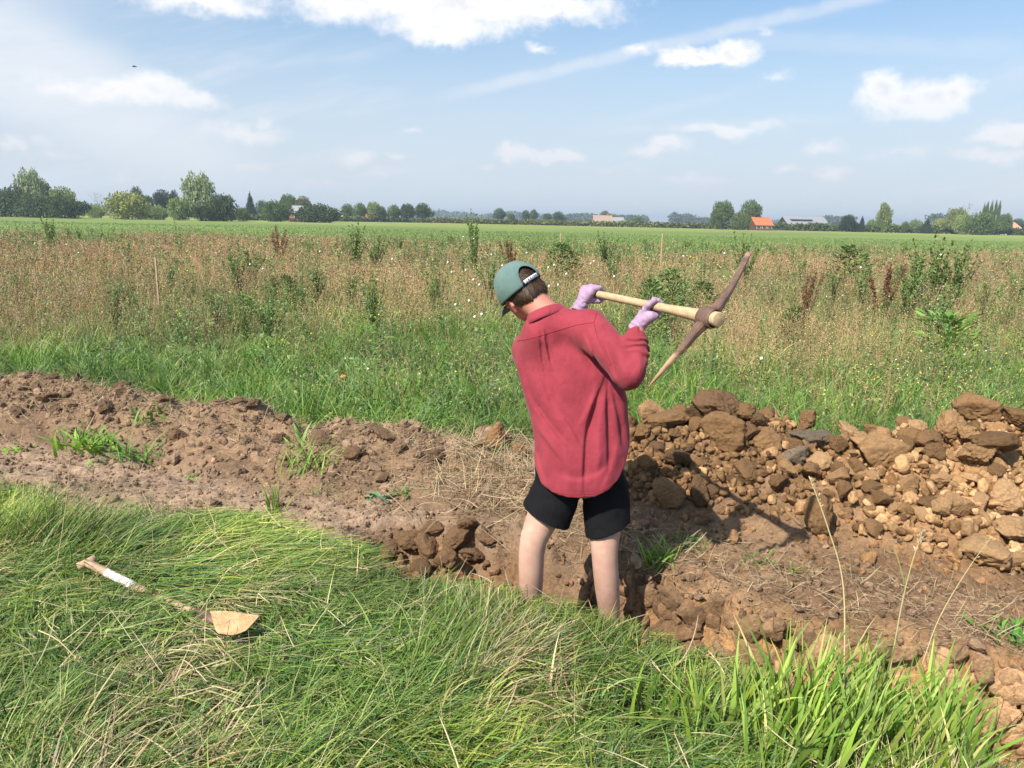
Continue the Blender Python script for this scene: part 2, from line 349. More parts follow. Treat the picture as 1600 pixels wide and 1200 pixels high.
def fore_grass():
    r = np.random.default_rng(11); n = 175000
    y = r.uniform(1.15, 5.3, n*2); x = r.uniform(-1, 1, n*2)*(0.76*y+0.95)
    ge = np.where(x < -0.6, lerp(x, *GE), lerp(x, *NE)-0.02)+0.10*fbm(x*2.3, y*2.3, o=4, seed=71)*np.where(x < -0.4, 1, 0.3)
    inside = sstep(ge-y, -0.06, 0.05)
    dn = 0.5+0.5*fbm(x*2.2, y*2.2, o=3, seed=90)
    keep = r.uniform(0, 1, len(x)) < inside*np.clip(-0.12+dn*1.75, 0.10, 1)*np.clip(2.6/y, 0.5, 1)
    x = x[keep][:n]; y = y[keep][:n]; n = len(x)
    # pull the roots together into tufts
    gx = np.round(x/0.11)*0.11+0.05*np.sin(y*37); gy = np.round(y/0.11)*0.11+0.05*np.sin(x*41)
    kk = r.uniform(0.0, 0.75, n); rx = x*(1-kk)+gx*kk; ry = y*(1-kk)+gy*kk
    # matted flow: swirling field, mostly to the right and slightly away
    fl = 0.25+1.15*fbm(x*0.75, y*0.75, o=2, seed=91)+0.9*vnoise(x*2.6, y*2.6, seed=92)
    az = fl+r.normal(0, .45, n)+1.5*vnoise(np.round(x/.11)*3.7, np.round(y/.11)*5.3, seed=96)
    lc = np.array(atZ(350, 850, .08)[:2]); lush = np.exp(-(((x-lc[0])/.62)**2+((y-lc[1])/.42)**2)**1.5)
    az = az*(1-lush)+lush*(.55-1.1*(x-lc[0])+r.normal(0, .25, n))
    wild = r.uniform(0, 1, n) < 0.24*(1-lush); az[wild] = r.uniform(-3.1, 3.1, wild.sum())
    up = np.clip(0.28+0.85*fbm(x*1.3, y*1.3, o=3, seed=93), 0, 1)          # 1 = standing tufts, 0 = flattened
    L = r.uniform(0.12, 0.34, n)*(0.8+0.35*up)
    edge = np.clip((ge_of(x)-y)/0.5, 0, 1); L *= np.where(x > -.3, 0.20, .55)*(1-edge)+edge; L = L*(1+.75*lush)
    a0 = r.normal(0.38, .26, n)+0.62*(1-up); a1 = a0+r.normal(1.15, .35, n)*(1.1-0.55*up)
    w = r.uniform(0.0024, 0.0062, n)*np.where(r.uniform(0, 1, n) < .08, 1.7, 1)
    c = pal(n, [G1, G2, G3, GY, ST, GB], [5, 4.4, 4.4, 2.2, .8, 1.4], 12)
    c = c*np.clip((1+.16*lush)*(1+.26*fbm(x*2.6, y*2.6, o=3, seed=98)), .6, 1.22)[:, None]; zone = fbm(x*1.1, y*1.1, o=3, seed=94)[:, None]
    c = np.where(zone > 0.25, c*np.array([[1.10, 1.08, 1.0]]), c); c = np.where(zone < -0.25, c*np.array([[.72, .8, .85]]), c)
    dead = (fbm(x*1.9, y*1.9, o=3, seed=97) > 0.55) & (r.uniform(0, 1, n) < .45)
    c[dead] = pal(dead.sum(), [ST, (0.33, 0.24, 0.13), (0.5, 0.42, 0.25)], [3, 3, 2], 13)
    P = np.stack([rx, ry, root_z(rx, ry)+0.03*r.uniform(0, 1, n)*(1-up)], 1)
    fl_ = r.uniform(0.005, 0.10, n)*(0.5+0.6*np.clip(dn[keep][:n], 0, 1))
    ga = np.array(atZ(135, 880, .1)[:2]); gb = np.array(atZ(205, 916, .1)[:2]); gc = np.array(atZ(366, 985, .05)[:2])
    ds = np.sqrt(seg_dist(x, y, ga, gb)); dc = np.hypot(x-gc[0], (y-gc[1])*1.0)
    L = L*np.clip(.30+ds/.11, .3, 1)*np.clip(.28+(dc-.07)/.22, .28, 1); fl_ = fl_*np.clip(.2+ds/.09, .2, 1)*np.clip(.15+(dc-.06)/.2, .15, 1)
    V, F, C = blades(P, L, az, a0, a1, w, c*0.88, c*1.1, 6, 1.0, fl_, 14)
    o = mesh_np('meadow_grass', V, F, M_GRASS, C); tag(o, 'long matted green grass around the shovel and along the trench', None, None, 'stuff')
def seg_dist(x, z, p, q):
    u = q-p; L = max(u@u, 1e-9); t = np.clip(((x-p[0])*u[0]+(z-p[1])*u[1])/L, 0, 1)
    return (x-p[0]-t*u[0])**2+(z-p[1]-t*u[1])**2
def ge_of(x): return np.where(x < -0.6, lerp(x, *GE), lerp(x, *NE))

def straw_litter():
    """dry stalks and roots lying in the grass, on the ridge and on the slope behind the trench"""
    r = np.random.default_rng(21); parts = []
    def patch(n, fx, fy, w, L, seed, cols, wts, lift=0.012, a=1.35):
        x = fx(r, n); y = fy(r, n, x)
        P = np.stack([x, y, height(x, y)+lift*r.uniform(0.2, 1.4, n)], 1); c = pal(n, cols, wts, seed)
        a0 = r.normal(a, .3, n); parts.append(blades(P, r.uniform(*L, n), r.uniform(-3.14, 3.14, n), a0, a0+r.normal(0.1, .5, n), r.uniform(*w, n), c, c, 5, 1, np.full(n, 0.004), seed, [1, 1, 1, .9, .8, .4]))
    sc = [(0.46, 0.36, 0.22), (0.34, 0.24, 0.14), (0.22, 0.15, 0.09), (0.55, 0.45, 0.29)]
    patch(9000, lambda r, n: r.uniform(-4.4, 0.6, n), lambda r, n, x: lerp(x, *CR)+r.normal(-.12, .22, n), (.0012, .003), (.04, .14), 22, sc, [3, 3, 3, 1.5])
    patch(1100, lambda r, n: r.normal(-0.05, .25, n), lambda r, n, x: r.normal(4.15, .18, n), (.0015, .004), (.08, .26), 23, sc, [4, 2, 1, 3], .03, 1.2)
    patch(3600, lambda r, n: r.uniform(-0.1, 2.6, n), lambda r, n, x: lerp(x, *FE)+np.abs(r.normal(.1, .3, n)), (.0011, .0028), (.04, .15), 24, sc, [3, 3, 3, 1])
    patch(2500, lambda r, n: r.uniform(-3.5, -0.4, n), lambda r, n, x: ge_of(x)+r.uniform(0, .8, n), (.001, .0024), (.03, .1), 25, sc, [3, 3, 2, 1])
    patch(1300, lambda r, n: r.uniform(-2.4, 1.2, n), lambda r, n, x: ge_of(x)-r.uniform(.0, 1.6, n), (.0015, .004), (.08, .25), 26, sc, [4, 2, 1, 3], .09, 1.3)
    V, F, C = merge(parts); o = mesh_np('dead_grass', V, F, M_DRY, C); tag(o, 'dry straw and roots scattered on the bare earth', None, None, 'stuff')

def soil_crumbs():
    """fine loose crumbs over all the bare earth"""
    r = np.random.default_rng(31)
    bm = bmesh.new(); bmesh.ops.create_icosphere(bm, subdivisions=2, radius=1.0); sv = np.array([v.co[:] for v in bm.verts]); sf = np.array([[v.index for v in f.verts] for f in bm.faces]); bm.free(); var = []
    for k in range(14):
        nn = r.normal(0, 1, (8, 3)); nn /= np.linalg.norm(nn, axis=1)[:, None]; hh = r.uniform(.5, 1, 8); rad = np.minimum((hh/np.maximum(sv@nn.T, 1e-3)).min(1), 1.25); var.append(sv*rad[:, None])
    var = np.array(var)
    X = []; Y = []; Sz = []; K = []
    def add(x, y, s, k): X.append(x); Y.append(y); Sz.append(s); K.append(np.full(len(x), k))
    n = 6200; x = r.uniform(-4.6, 0.7, n); add(x, lerp(x, *CR)+r.normal(-.1, .27, n), r.lognormal(-4.65, .55, n), 0)
    n = 3300; x = r.uniform(-0.3, 3.0, n); add(x, lerp(x, *FE)+np.abs(r.normal(.3, .45, n)), r.lognormal(-4.75, .5, n), 1)
    n = 3600; x = r.uniform(0.3, 3.6, n); add(x, lerp(x, *CR)-np.abs(r.normal(.15, .42, n))+.12, r.lognormal(-4.3, .45, n), 2)
    n = 2600; x = r.uniform(-3.8, -0.3, n); add(x, ge_of(x)+r.uniform(-.05, .9, n), r.lognormal(-4.9, .5, n), 0)
    n = 2200; x = r.uniform(-0.75, 2.2, n); add(x, lerp(x, *FE)-r.uniform(-.02, .5, n), r.lognormal(-4.4, .5, n), 3)
    x = np.concatenate(X); y = np.concatenate(Y); s = np.clip(np.concatenate(Sz), .003, .045); k = np.concatenate(K)
    ok = (soil_zone(x, y) > .5) | (trench_mask(x, y) > .5); x, y, s, k = x[ok], y[ok], s[ok], k[ok]
    n = len(x); z = height(x, y)+s*0.25
    q = r.normal(0, 1, (n, 3, 3)); q, _ = np.linalg.qr(q); q *= np.sign(np.linalg.det(q))[:, None, None]
    sc = s[:, None, None]*r.uniform(.55, 1.1, (n, 1, 3)); V = (var[r.integers(0, 14, n)]*sc)@q
    V = V*(1+0.2*fbm(V[..., 0]/s[:, None]*1.3+x[:, None]*50, V[..., 1]/s[:, None]*1.3, V[..., 2]/s[:, None]*1.3+y[:, None]*9, o=2))[..., None]
    V = V+np.stack([x, y, z], 1)[:, None]
    F = (sf[None]+(np.arange(n)*len(sv))[:, None, None]).reshape(-1, 3)
    cs = np.array([(0.265, 0.18, 0.118), (0.24, 0.158, 0.098), (0.27, 0.16, 0.08), (0.22, 0.13, 0.07)])[k]*(1+r.normal(0, .2, (n, 1)))
    o_ = (k == 2) & (x > 1.5) & (r.uniform(0, 1, n) < .5); cs[o_] = np.array([.36, .20, .09])*(1+r.normal(0, .15, (o_.sum(), 1)))
    o = mesh_np('soil_crumbs', V.reshape(-1, 3), F, M_GROUND, np.clip(np.repeat(cs, len(sv), 0), .02, .8), smooth=False); tag(o, 'fine brown crumbs of loose earth', None, None, 'stuff')

def field_pts(n, y0, y1, p, seed, wid=0.88):
    """random points over the field; density falls with distance as 1/y^p"""
    r = np.random.default_rng(seed); u = r.uniform(0, 1, n); e = 2-p
    y = (y0**e+u*(y1**e-y0**e))**(1/e) if abs(e) > 1e-3 else y0*(y1/y0)**u
    x = r.uniform(-1, 1, n)*(wid*y+1.3); return x, y, r
def behind(x, y, m=0.0): return y > lerp(x, *CR)+0.36+m+0.12*fbm(x*2.2, y*2.2, o=3, seed=72)
def brown_zone(x, y):
    q = x/np.maximum(y, 1); e = lerp(q, [-.7, -.4, -.15, .05, .3], [6.6, 7.8, 9.9, 10.2, 7.2])
    b = sstep(y, e, e+1.6)*lerp(q, [-.2, .1, .3], [.88, .46, .46])+0.05
    b = b+(.12+.5*sstep(y, e-.6, e+1.5))*fbm(x*0.32, y*0.28, o=3, seed=101)+0.16*fbm(x*1.4, y*1.1, o=3, seed=102)
    b = b-0.5*sstep(y, 24, 36)
    b = b+sstep(q, 0.2, 0.5)*sstep(y, 4.8, 6.0)*0.2
    b = b-0.45*np.exp(-((x-1.2)/1.2)**2-((y-11)/2.6)**2)             # the green gap by the pick
    return np.clip(b, 0, 1)
def field_green():
    parts = []
    # understorey, everywhere behind the ridge
    x, y, r = field_pts(200000, 4.6, 52, 1.55, 41); ok = behind(x, y) & (y < crop_edge(x)+1.5); x, y = x[ok], y[ok]; n = len(x)
    bz = brown_zone(x, y); tall = np.clip(.5+.6*fbm(x*1.1, y*1.1, o=3, seed=103), 0, 1)
    sc = np.clip(y/9, 1, 3.6)
    L = r.uniform(.12, .42, n)*(.7+.5*tall); az = r.uniform(-3.14, 3.14, n)+.4*fbm(x, y, seed=104)
    cx = np.round(x/.3)*.3; cy = np.round(y/.3)*.3; k = r.uniform(0, .6, n)*(y < 12); x = x*(1-k)+cx*k+.05*np.sin(y*9)*k; y = y*(1-k)+cy*k
    nr_ = 1-sstep(y, 8, 11); a0 = r.normal(.3, .22, n)+.25*nr_; a1 = a0+r.normal(.75, .35, n)+.6*nr_; w = r.uniform(.004, .008, n)*sc
    g = pal(n, [(.13, .23, .042), (.095, .175, .034), (.185, .275, .062), (.105, .19, .062)], [4, 3, 3, 2], 42)
    b = pal(n, [(.28, .285, .09), (.38, .31, .15), (.22, .245, .075), (.46, .39, .20)], [3.5, 3, 3.5, 2], 43)
    c = np.where((r.uniform(0, 1, n) < bz*.8)[:, None], b, g)
    patch = fbm(x*.8, y*.8, o=3, seed=106)[:, None]; c = c*(1+.42*patch)
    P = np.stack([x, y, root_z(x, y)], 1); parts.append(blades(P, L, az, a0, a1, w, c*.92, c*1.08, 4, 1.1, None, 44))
    # arching tufts close behind the ridge
    nt = 2000; tx, ty, r = field_pts(nt, 4.7, 11.5, 1.2, 46, .85); ok = behind(tx, ty, .05); bz = brown_zone(tx, ty); ok &= r.uniform(0, 1, nt) < 1.05-bz*.9; tx, ty = tx[ok], ty[ok]; m = 26; i = np.repeat(np.arange(len(tx)), m); k = len(i)
    sz = r.uniform(.6, 1.25, len(tx))[i]; az = r.uniform(-3.14, 3.14, k); q = np.abs(r.normal(0, .045, k))*sz; P = np.stack([tx[i]+np.cos(az)*q, ty[i]+np.sin(az)*q, root_z(tx[i], ty[i])], 1)
    c = pal(len(tx), [(.135, .245, .042), (.09, .175, .033), (.18, .28, .06), (.11, .20, .068)], [4, 3, 2.5, 1.5], 47, .14)[i]*r.uniform(.85, 1.15, (k, 1))*(1+.35*fbm(tx*1.3, ty*1.3, o=3, seed=108))[i][:, None]; a0 = np.abs(r.normal(.28, .16, k))
    parts.append(blades(P, r.uniform(.16, .40, k)*sz, az, a0, a0+r.uniform(.3, 1.3, k), r.uniform(.005, .010, k), c*.88, c*1.08, 5, 1.2, None, 48))
    V, F, C = merge(parts); o = mesh_np('field_grass', V, F, M_GRASS, C); tag(o, 'green and fading grass covering the fallow field', None, None, 'stuff')
def field_brown():
    """the tall dry grass with airy reddish panicles"""
    x, y, r = field_pts(95000, 5.0, 50, 1.3, 51); bz = brown_zone(x, y)
    ok = behind(x, y, .25) & (r.uniform(0, 1, len(x)) < bz**1.15) & (y < crop_edge(x)); x, y, bz = x[ok], y[ok], bz[ok]; n = len(x)
    sc = np.clip(y/9, 1, 3.4); H = r.uniform(.30, .64, n)*(.8+.3*bz)*(0.9+.2*fbm(x*.6, y*.6, o=2, seed=110)); az = r.uniform(-3.14, 3.14, n); lean = np.abs(r.normal(.14, .1, n))
    P = np.stack([x, y, root_z(x, y)], 1)
    tint = fbm(x*.25, y*.2, o=2, seed=111)[:, None]
    c = pal(n, [(.41, .265, .155), (.34, .215, .125), (.48, .355, .215), (.28, .20, .105)], [4, 3.5, 2.5, 2], 52); c = c*(1+.15*tint*np.array([[1.2, .9, .8]]))
    st = blades(P, H, az, lean*.5, lean+.25, r.uniform(.0018, .003, n)*sc, c*.8, c, 3, 1, None, 53, [1, .9, .8, .5])
    m = np.where(y < 12, 16, 11); idx = np.repeat(np.arange(n), m); k = len(idx)
    t = r.uniform(.5, 1.02, k); rad = (.012+.05*np.sin(np.clip((t-.45)/.57, 0, 1)*math.pi)**.8)*r.uniform(.2, 1, k); th = r.uniform(0, 6.28, k)
    lx = np.sin(lean[idx])*np.cos(az[idx])*H[idx]*t; ly = np.sin(lean[idx])*np.sin(az[idx])*H[idx]*t
    Q = P[idx]+np.stack([lx+rad*np.cos(th), ly+rad*np.sin(th), H[idx]*t-rad*.4], 1)
    fl = flakes(Q, r.uniform(.010, .021, k)*sc[idx]**.9, c[idx]*(1+r.normal(0, .16, (k, 1))), 54, .42, .3)
    V, F, C = merge([st, fl]); o = mesh_np('dry_panicle_grass', V, F, M_DRY, np.clip(C, .02, .8)); tag(o, 'tall dry reddish brown seeding grass in the fallow field', None, None, 'stuff')
def field_forbs():
    """low broad-leaved weeds between the grasses"""
    x, y, r = field_pts(5400, 5.2, 50, 1.15, 61); ok = behind(x, y, .1) & (y < crop_edge(x)); x, y = x[ok], y[ok]; n = len(x)
    H = r.uniform(.25, .72, n); g = pal(n, [(.12, .21, .06), (.17, .25, .10), (.09, .15, .05), (.20, .26, .08)], [3, 3, 2, 2], 62)
    P = np.stack([x, y, root_z(x, y)], 1); sc = np.clip(y/9, 1, 3.2)
    st = blades(P, H, r.uniform(-3, 3, n), np.full(n, .05), r.uniform(.05, .5, n), np.full(n, .005)*sc, g*.8, g*.9, 3, 1, None, 63)
    m = 34; idx = np.repeat(np.arange(n), m); k = len(idx); t = r.uniform(.1, 1.05, k); rad = r.uniform(.01, .13, k)*(1.1-.7*t)*(H[idx]/.5); th = r.uniform(0, 6.28, k)
    Q = P[idx]+np.stack([rad*np.cos(th), rad*np.sin(th), H[idx]*t], 1)
    fl = flakes(Q, r.uniform(.02, .05, k)*sc[idx]**.7, g[idx]*(1+r.normal(0, .18, (k, 1))), 64, .38, .2)
    # pale and yellow flower specks
    m2 = 3; sel = r.uniform(0, 1, n) < .32; j = np.repeat(np.where(sel)[0], m2); k2 = len(j)
    Q2 = P[j]+np.stack([r.normal(0, .06, k2), r.normal(0, .06, k2), H[j]*r.uniform(.8, 1.15, k2)], 1)
    fc = pal(k2, [(.78, .62, .08), (.75, .72, .62)], [1.6, 1], 66, .08)
    f2 = flakes(Q2, np.full(k2, .016)*sc[j]**.7, fc, 67, .9, .2)
    V, F, C = merge([st, fl, f2]); o = mesh_np('field_weeds', V, F, M_LEAF, np.clip(C, .02, .9)); tag(o, 'low leafy weeds growing through the fallow field', None, None, 'stuff')
def crop_rows():
    x, y, r = field_pts(26000, 44, 105, 1.6, 71, .72); ok = y > crop_edge(x)-1; x, y = x[ok], y[ok]; n = len(x)
    g = pal(n, [(.165, .235, .06), (.185, .255, .07), (.15, .215, .055)], [3, 2, 2], 72); P = np.stack([x, y, root_z(x, y)], 1)
    V, F, C = blades(P, r.uniform(.08, .2, n), r.uniform(-3, 3, n), np.full(n, .2), r.uniform(.4, 1.2, n), np.full(n, .04)*y/50, g*.8, g*1.1, 3, 1, None, 73)
    o = mesh_np('young_crop', V, F, M_GRASS, C); tag(o, 'short bright green crop of the field beyond the weeds', None, None, 'stuff')
fore_grass(); straw_litter(); soil_crumbs(); field_green(); field_brown(); field_forbs(); crop_rows()
# ------------------------------------------------------------------ signed-distance modelling for bodies and clothes
class SDF:
    def __init__(s, lo, hi, h):
        s.lo = np.array(lo, float); s.h = h; s.n = np.ceil((np.array(hi)-s.lo)/h).astype(int)+1
        s.D = np.full(s.n, 1.0, np.float32)
        s.ax = [s.lo[i]+h*np.arange(s.n[i]) for i in range(3)]
    def box(s, lo, hi):
        a = np.clip(np.floor((np.array(lo)-s.lo)/s.h).astype(int), 0, s.n-1); b = np.clip(np.ceil((np.array(hi)-s.lo)/s.h).astype(int)+1, 1, s.n)
        sl = tuple(slice(a[i], b[i]) for i in range(3))
        return sl, [s.ax[0][sl[0]][:, None, None], s.ax[1][sl[1]][None, :, None], s.ax[2][sl[2]][None, None, :]]
    @staticmethod
    def smin(a, b, k):
        if k <= 0: return np.minimum(a, b)
        h = np.clip(.5+.5*(b-a)/k, 0, 1); return b*(1-h)+a*h-k*h*(1-h)
    def put(s, sl, d, k): s.D[sl] = s.smin(s.D[sl], d.astype(np.float32), k)
    def cap(s, a, b, ra, rb, k=.015, flat=None, cut=False, bulge=0.0):
        """tapered capsule a->b; flat=(normal, factor) squeezes it along normal"""
        a = np.array(a, float); b = np.array(b, float); m = max(ra, rb)*1.15+k+.02+abs(bulge)
        sl, (X, Y, Z) = s.box(np.minimum(a, b)-m, np.maximum(a, b)+m)
        u = b-a; L2 = max(u@u, 1e-9)
        t = np.clip(((X-a[0])*u[0]+(Y-a[1])*u[1]+(Z-a[2])*u[2])/L2, 0, 1)
        qx = X-a[0]-t*u[0]; qy = Y-a[1]-t*u[1]; qz = Z-a[2]-t*u[2]
        r = ra+(rb-ra)*t+bulge*np.sin(t*math.pi)
        l2 = qx*qx+qy*qy+qz*qz
        if flat is not None:
            n, f = flat; n = np.array(n, float); n /= np.linalg.norm(n); c = qx*n[0]+qy*n[1]+qz*n[2]; l2 = l2+(1/f**2-1)*c*c
            d = (np.sqrt(l2)-r)*(.5+.5*f)
        else: d = np.sqrt(l2)-r
        s.put(sl, d, k)
    def chain(s, pts, rad, k=.015, n=24):
        """one smooth limb through several joints: no rings at the joints"""
        pts = np.array(pts, float); L = np.concatenate([[0], np.cumsum(np.linalg.norm(np.diff(pts, axis=0), axis=1))]); t = np.linspace(0, L[-1], n+1)
        def sm(v):
            w = np.interp(t, L, v)
            for _ in range(5): w = np.concatenate([w[:1], (w[:-2]+2*w[1:-1]+w[2:])/4, w[-1:]])
            return w
        Q = np.stack([sm(pts[:, i]) for i in range(3)], 1); R = sm(np.array(rad)); m = max(rad)*1.15+k+.02; sl, (X, Y, Z) = s.box(pts.min(0)-m, pts.max(0)+m); D = np.full((X.size, Y.size, Z.size), 1e3, np.float32)
        for i in range(n):
            a = Q[i]; u = Q[i+1]-a; h = np.clip(((X-a[0])*u[0]+(Y-a[1])*u[1]+(Z-a[2])*u[2])/max(u@u, 1e-9), 0, 1)
            D = np.minimum(D, np.sqrt((X-a[0]-h*u[0])**2+(Y-a[1]-h*u[1])**2+(Z-a[2]-h*u[2])**2)-(R[i]+(R[i+1]-R[i])*h))
        s.put(sl, D, k)
    def ell(s, c, axes, rad, k=.01, sub=False):
        """ellipsoid with the three axis vectors and radii"""
        c = np.array(c, float); m = max(rad)+k+.02; sl, (X, Y, Z) = s.box(c-m, c+m); g = 0
        for v, r in zip(axes, rad):
            v = np.array(v, float); v /= np.linalg.norm(v); g = g+(((X-c[0])*v[0]+(Y-c[1])*v[1]+(Z-c[2])*v[2])/r)**2
        d = (np.sqrt(g)-1)*min(rad)
        if sub: s.D[sl] = np.maximum(s.D[sl], -d.astype(np.float32))
        else: s.put(sl, d, k)
    def mesh(s):
        D = s.D; n = D.shape; I = D < 0
        cs = np.zeros((n[0]-1, n[1]-1, n[2]-1), np.int8)
        for a in (0, 1):
            for b in (0, 1):
                for c in (0, 1): cs += I[a:n[0]-1+a, b:n[1]-1+b, c:n[2]-1+c]
        act = (cs > 0) & (cs < 8); idx = np.argwhere(act); num = np.full(act.shape, -1, np.int64); num[act] = np.arange(len(idx))
        acc = np.zeros((len(idx), 3)); cnt = np.zeros(len(idx))
        cor = [np.array(c) for c in ((0, 0, 0), (1, 0, 0), (0, 1, 0), (0, 0, 1), (1, 1, 0), (1, 0, 1), (0, 1, 1), (1, 1, 1))]
        for a in range(8):
            for b in range(a+1, 8):
                if np.abs(cor[a]-cor[b]).sum() != 1: continue
                da = D[tuple((idx+cor[a]).T)].astype(float); db = D[tuple((idx+cor[b]).T)].astype(float); x = (da < 0) != (db < 0)
                t = np.where(x, da/np.where(x, da-db, 1), 0)[:, None]
                acc += np.where(x[:, None], cor[a]+t*(cor[b]-cor[a]), 0); cnt += x
        V = s.lo+s.h*(idx+acc/cnt[:, None])
        F = []
        for ax in range(3):
            o = [1, 2, 0][ax], [2, 0, 1][ax]
            A = np.moveaxis(I, ax, 0); cross = np.moveaxis(A[:-1] != A[1:], 0, ax); e = np.argwhere(cross)
            e = e[(e[:, o[0]] > 0) & (e[:, o[1]] > 0) & (e[:, o[0]] < n[o[0]]-1) & (e[:, o[1]] < n[o[1]]-1)]
            d1 = np.zeros(3, int); d1[o[0]] = 1; d2 = np.zeros(3, int); d2[o[1]] = 1
            q = np.stack([num[tuple((e-d1-d2).T)], num[tuple((e-d2).T)], num[tuple(e.T)], num[tuple((e-d1).T)]], 1)
            ins = I[tuple(e.T)]; q[~ins] = q[~ins][:, ::-1]; F.append(q)
        return V, np.concatenate(F)

def relax(V, F, it=2, lam=.5):
    """light Laplacian smoothing of a quad mesh"""
    n = len(V); E = np.concatenate([F[:, [0, 1]], F[:, [1, 2]], F[:, [2, 3]], F[:, [3, 0]]])
    for _ in range(it):
        A = np.zeros_like(V); c = np.zeros(n)
        for k in range(3): A[:, k] = np.bincount(E[:, 0], V[E[:, 1], k], n)+np.bincount(E[:, 1], V[E[:, 0], k], n)
        c = np.bincount(E[:, 0], minlength=n)+np.bincount(E[:, 1], minlength=n)
        V = V+lam*(A/np.maximum(c, 1)[:, None]-V)
    return V
def tube_np(pts, rad, seg=10, flat=None, caps=True):
    """tube along a polyline -> V,F (quads)"""
    pts = [Vector(p) for p in pts]; n = len(pts); V = []; F = []
    rad = rad if hasattr(rad, '__len__') else [rad]*n
    up = Vector((0, 0, 1)); t0 = (pts[1]-pts[0]).normalized()
    if abs(t0.dot(up)) > .95: up = Vector((1, 0, 0))
    s = t0.cross(up).normalized()
    for i, p in enumerate(pts):
        t = (pts[min(i+1, n-1)]-pts[max(i-1, 0)]).normalized(); s = (s-t*s.dot(t)).normalized(); u = s.cross(t)
        fl = flat[i] if flat else 1
        for j in range(seg):
            a = 2*math.pi*j/seg; V.append(p+s*(math.cos(a)*rad[i])+u*(math.sin(a)*rad[i]*fl))
    for i in range(n-1):
        for j in range(seg): F.append((i*seg+j, i*seg+(j+1) % seg, (i+1)*seg+(j+1) % seg, (i+1)*seg+j))
    if caps:
        for i in (0, n-1):
            c = len(V); V.append(pts[i])
            for j in range(0, seg, 2):
                q = (i*seg+j, i*seg+(j+1) % seg, i*seg+(j+2) % seg, c); F.append(q if i else q[::-1])
    return np.array([v[:] for v in V]), np.array(F)
def unit(v): v = np.array(v, float); return v/np.linalg.norm(v)

def cloth_build(col, tint=0.12, wale=0.0, rough=.85, sheen=.08, crease=.3):
    def b(N, p):
        tc = N.n('ShaderNodeTexCoord').outputs['Object']
        n1 = N.noise(tc, 9, 4, .6); n2 = N.noise(tc, 420, 2, .6)
        c = N.mix(N.ss(n1, .3, .7), (*[v*(1-tint) for v in col], 1), (*[min(1, v*(1+tint)) for v in col], 1))
        c = N.mix(N.m('MULTIPLY', N.ss(n2, .45, .75), .22), c, (*[min(1, v*1.4) for v in col], 1))
        N.put(p.inputs['Base Color'], c)
        h = n2
        if wale:
            w = N.n('ShaderNodeTexWave', {'Vector': tc, 'Scale': wale, 'Distortion': 1.2, 'Detail': 1.0}, bands_direction='X').outputs[0]
            h = N.m('ADD', N.m('MULTIPLY', n2, .5), N.m('MULTIPLY', w, .2))
        cr = N.noise(N.v('MULTIPLY', tc, (1, 1, .5)), 28, 5, .6); rd = N.m('ABSOLUTE', N.m('SUBTRACT', N.noise(N.v('ADD', N.v('MULTIPLY', tc, (1, .6, .55)), (3, 1, 2)), 9, 4, .55, distortion=.8) if False else N.noise(N.v('MULTIPLY', tc, (1, .6, .55)), 10, 4, .55), .5))
        h = N.m('ADD', N.m('MULTIPLY', h, .12), N.m('ADD', N.m('MULTIPLY', cr, .7), N.m('MULTIPLY', N.ss(rd, 0.0, .07), crease)))
        N.put(p.inputs['Normal'], N.n('ShaderNodeBump', {'Strength': .55, 'Distance': .006, 'Height': h}))
        p.inputs['Roughness'].default_value = rough
        p.inputs['Sheen Weight'].default_value = sheen; p.inputs['Sheen Roughness'].default_value = .5
    return b
M_SHIRT = mat('red_cotton', None, .85, .15, cloth_build((.270, .037, .054), .14, 160))
M_SEAM = mat('red_stitching', (.27, .03, .04), .9, .1)
M_SHORTS = mat('black_cloth', None, .85, .2, cloth_build((.006, .006, .008), .2, 0, .9, 0))
M_CAP = mat('green_twill', None, .85, .15, cloth_build((.115, .185, .170), .10))
M_GLOVE = mat('lilac_glove', None, .6, .3, cloth_build((.37, .245, .365), .12, 0, .6))
M_STRAP = mat('black_strap', (.012, .014, .02), .6, .3); M_PATCH = mat('white_patch', (.72, .72, .76), .6, .3); M_MARK = mat('dark_print', (.10, .09, .13), .6, .2)
def skin_build(N, p):
    tc = N.n('ShaderNodeTexCoord').outputs['Object']
    n1 = N.noise(tc, 14, 4, .6); n2 = N.noise(tc, 220, 3, .6)
    z = N.n('ShaderNodeSeparateXYZ', {0: tc}).outputs[2]
    c = N.mix(N.ss(n1, .3, .7), (.49, .285, .215, 1), (.56, .355, .275, 1))
    c = N.mix(N.ss(z, .85, 1.0), c, (.45, .19, .14, 1)); c = N.mix(N.m('MULTIPLY', N.ss(n2, .55, .8), .25), c, (.42, .2, .15, 1))
    dirt = N.m('MULTIPLY', N.ss(z, .12, -.12), N.ss(N.noise(tc, 40, 5, .7), .42, .7)); c = N.mix(N.m('MULTIPLY', dirt, .55), c, (.22, .13, .08, 1))
    N.put(p.inputs['Base Color'], c); N.put(p.inputs['Normal'], N.n('ShaderNodeBump', {'Strength': .25, 'Distance': .002, 'Height': n2}))
    p.inputs['Subsurface Weight'].default_value = .12; p.inputs['Subsurface Radius'].default_value = (.01, .004, .002)
M_SKIN = mat('skin', None, .55, .35, skin_build)
M_HAIR = attr_mat('hair_brown', .55, .35, 0.0)
M_BOOT = mat('boot_rubber', (.015, .015, .017), .6, .3)

